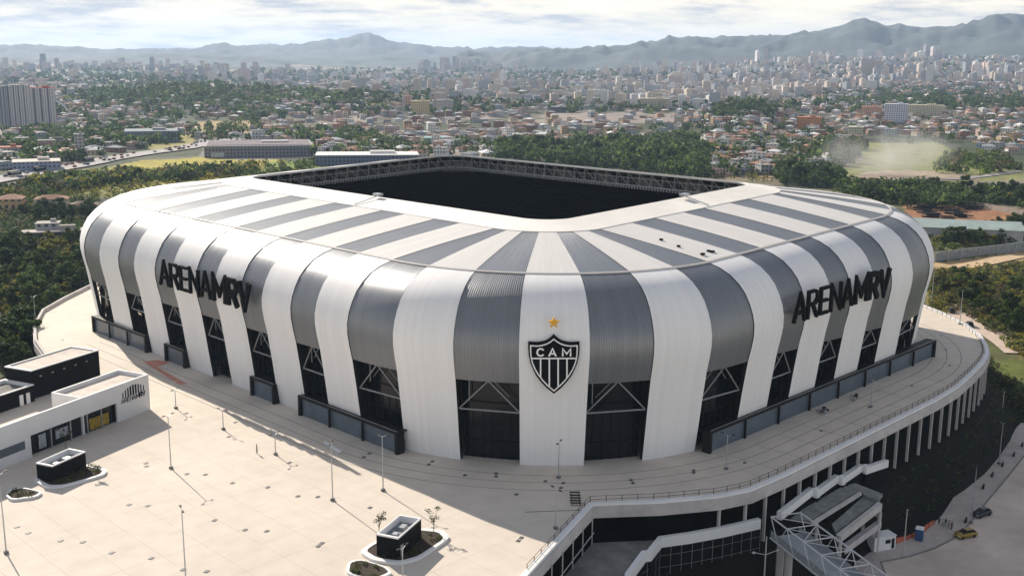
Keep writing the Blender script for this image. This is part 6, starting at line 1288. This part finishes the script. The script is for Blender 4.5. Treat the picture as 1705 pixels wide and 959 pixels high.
mass([(1560, 290), (1580, 262), (1660, 262), (1700, 285), (1640, 292)], 60, 9, 508, 6.5, 'mmr')
mass([(500, 262), (560, 250), (840, 238), (1175, 200), (1185, 260), (840, 262)], 170, 12, 509, 6, 'ddm')
mass([(1175, 296), (1180, 205), (1705, 196), (1705, 250), (1560, 240), (1390, 240), (1370, 290)], 260, 12, 510, 6, 'ddm')
mass([(0, 205), (0, 140), (1705, 126), (1705, 190), (1000, 190), (440, 200)], 1150, 14, 511, 9, 'dddm', 20, 0.24)
mass([(0, 290), (0, 215), (440, 196), (440, 235), (320, 238)], 200, 11, 512, 6.5, 'ddm')
mass([(0, 140), (0, 116), (1000, 116), (1705, 96), (1705, 132)], 900, 22, 513, 13, 'dddd', 14, 0.3)
mass([(903, 272), (1060, 286), (1168, 298), (1178, 262), (1150, 232), (1050, 238), (935, 242)], 420, 5, 530, 7.5, 'dddmm', 60, 0.13)
mass([(826, 268), (908, 272), (905, 236), (830, 238)], 60, 6, 531, 7, 'ddm', 60, 0.13)
mass([(10, 335), (230, 305), (330, 299), (430, 291), (425, 284), (300, 290), (180, 297), (60, 309), (0, 326)], 260, 5, 532, 5, 'dmmyr', 50, 0.14)
mass([(1400, 326), (1530, 348), (1705, 347), (1705, 328), (1530, 314), (1405, 310)], 190, 5, 533, 5, 'ddm', 50, 0.14)
mass([(1290, 308), (1400, 316), (1400, 296), (1300, 290)], 50, 5, 534, 6.5, 'dd', 60, 0.13)
mass([(400, 300), (430, 286), (520, 272), (528, 280), (430, 298)], 40, 5, 514, 3.5, 'dmm')
o = L.build('woodland', m_leaf); tag(o, 'dark green tree cover scattered between the houses and over the far hills', 'trees', None, 'stuff')
# low scrub and long grass close to the deck
L = Leaves()
mass([(0, 620), (0, 402), (165, 398), (172, 476), (110, 498), (62, 530), (48, 565), (60, 600)], 900, 1.5, 521, 1.5, 'dmyyr', 40, 0.15)
mass([(1548, 530), (1550, 455), (1705, 440), (1705, 600), (1660, 560), (1600, 520)], 1100, 1.6, 522, 1.4, 'rrmdyy', 40, 0.15)
mass([(1500, 400), (1550, 380), (1705, 372), (1705, 404), (1556, 420)], 200, 3, 523, 2.0, 'dmy', 40, 0.15)
mass([(0, 402), (0, 330), (160, 330), (160, 398)], 420, 3.5, 524, 2.2, 'ddmr', 36, 0.15)
mass([(170, 300), (60, 310), (0, 325), (0, 345), (200, 330), (430, 300), (540, 280), (500, 270), (330, 275)], 420, 4, 525, 2.4, 'dmyyr', 30, 0.15)
mass([(1640, 650), (1615, 612), (1645, 600), (1705, 640), (1705, 690)], 240, 1.6, 526, 0.9, 'dr', 34, 0.15)
mass([(1170, 300), (1190, 276), (1300, 280), (1520, 318), (1500, 345), (1300, 305)], 180, 4, 527, 2.4, 'dmyr', 30, 0.15)
mass([(1500, 800), (1600, 700), (1650, 640), (1705, 660), (1705, 700), (1620, 775), (1560, 850), (1500, 865), (1440, 850)], 420, 1.5, 540, 0.7, 'ddr', 26, 0.15)
o = L.build('scrub', m_leaf); tag(o, 'low scrub and long grass on the slopes round the plaza', 'scrub', None, 'stuff')
# smoke over the field
g = gp(1478, 290); sm_ = bpy.data.materials.new('thin smoke'); sm_.use_nodes = True; N = sm_.node_tree.nodes; Lk = sm_.node_tree.links; N.clear(); oo = N.new('ShaderNodeOutputMaterial'); pv = N.new('ShaderNodeVolumePrincipled'); pv.inputs['Color'].default_value = (0.9, 0.9, 0.92, 1)
tc = N.new('ShaderNodeTexCoord'); n = N.new('ShaderNodeTexNoise'); n.inputs['Scale'].default_value = 0.022; n.inputs['Detail'].default_value = 5; Lk.new(tc.outputs['Object'], n.inputs['Vector'])
def nm_(op, a, b_=None):
    k = N.new('ShaderNodeMath'); k.operation = op
    for i, q in enumerate((a, b_)):
        if q is None: continue
        if isinstance(q, (int, float)): k.inputs[i].default_value = q
        else: Lk.new(q, k.inputs[i])
    return k.outputs[0]
sp = N.new('ShaderNodeSeparateXYZ'); mp = N.new('ShaderNodeVectorMath'); mp.operation = 'DIVIDE'; mp.inputs[1].default_value = (62, 38, 22); Lk.new(tc.outputs['Object'], mp.inputs[0]); ln = N.new('ShaderNodeVectorMath'); ln.operation = 'LENGTH'; Lk.new(mp.outputs[0], ln.inputs[0])
fall = nm_('MAXIMUM', nm_('SUBTRACT', 1.0, ln.outputs['Value']), 0.0); dens = nm_('MULTIPLY', nm_('MAXIMUM', nm_('SUBTRACT', n.outputs['Fac'], 0.42), 0.0), nm_('MULTIPLY', fall, 0.20)); Lk.new(dens, pv.inputs['Density']); Lk.new(pv.outputs[0], oo.inputs['Volume'])
b = MB(); U_ = np.linspace(0, 2*math.pi, 17); V_ = np.linspace(-math.pi/2, math.pi/2, 9); b.grid([[(62*math.cos(u)*math.cos(v), 38*math.sin(u)*math.cos(v), 22*math.sin(v)) for v in V_] for u in U_]); o = b.build('smoke', sm_); o.location = (g[0], g[1], g[2]+18); o.rotation_euler = (0, 0, YAW-math.pi/2+0.2); tag(o, 'thin white smoke drifting over the open green field', 'smoke', None, 'stuff')
# ================================================================== labels: alike things get their place in the row
bpy.context.view_layer.update()
tops = [o for o in scn.objects if o.parent is None and 'label' in o.keys() and 'kind' not in o.keys()]
by = {}
for o in tops: by.setdefault(o['label'], []).append(o)
ORD = ['leftmost', 'second', 'third', 'fourth', 'fifth', 'sixth', 'seventh', 'eighth', 'ninth', 'tenth', 'eleventh', 'twelfth', 'thirteenth', 'fourteenth', 'fifteenth', 'sixteenth', 'seventeenth', 'eighteenth', 'nineteenth', 'twentieth']
for lab, L_ in by.items():
    if len(L_) < 2 or len(L_) > 60: continue
    L_.sort(key=lambda o: float(to_px(np.array(o.matrix_world.translation))[0]))
    for i, o in enumerate(L_):
        o['label'] = (('left one: ' if i == 0 else 'right one: ')+lab) if len(L_) == 2 else ('%s from left: %s' % (ORD[i] if i < 20 else str(i+1)+('th' if (i+1) % 10 not in (1, 2, 3) else ('st', 'nd', 'rd')[(i+1) % 10-1]), lab) if i else 'leftmost: '+lab)
        w = o['label'].split()
        for cut in ('small ', 'rounded ', 'tall ', 'low ', ' hand', 'dark '):
            if len(o['label'].split()) > 16: o['label'] = o['label'].replace(cut, '')
        if len(o['label'].split()) > 16: print('LONG', o['label'])
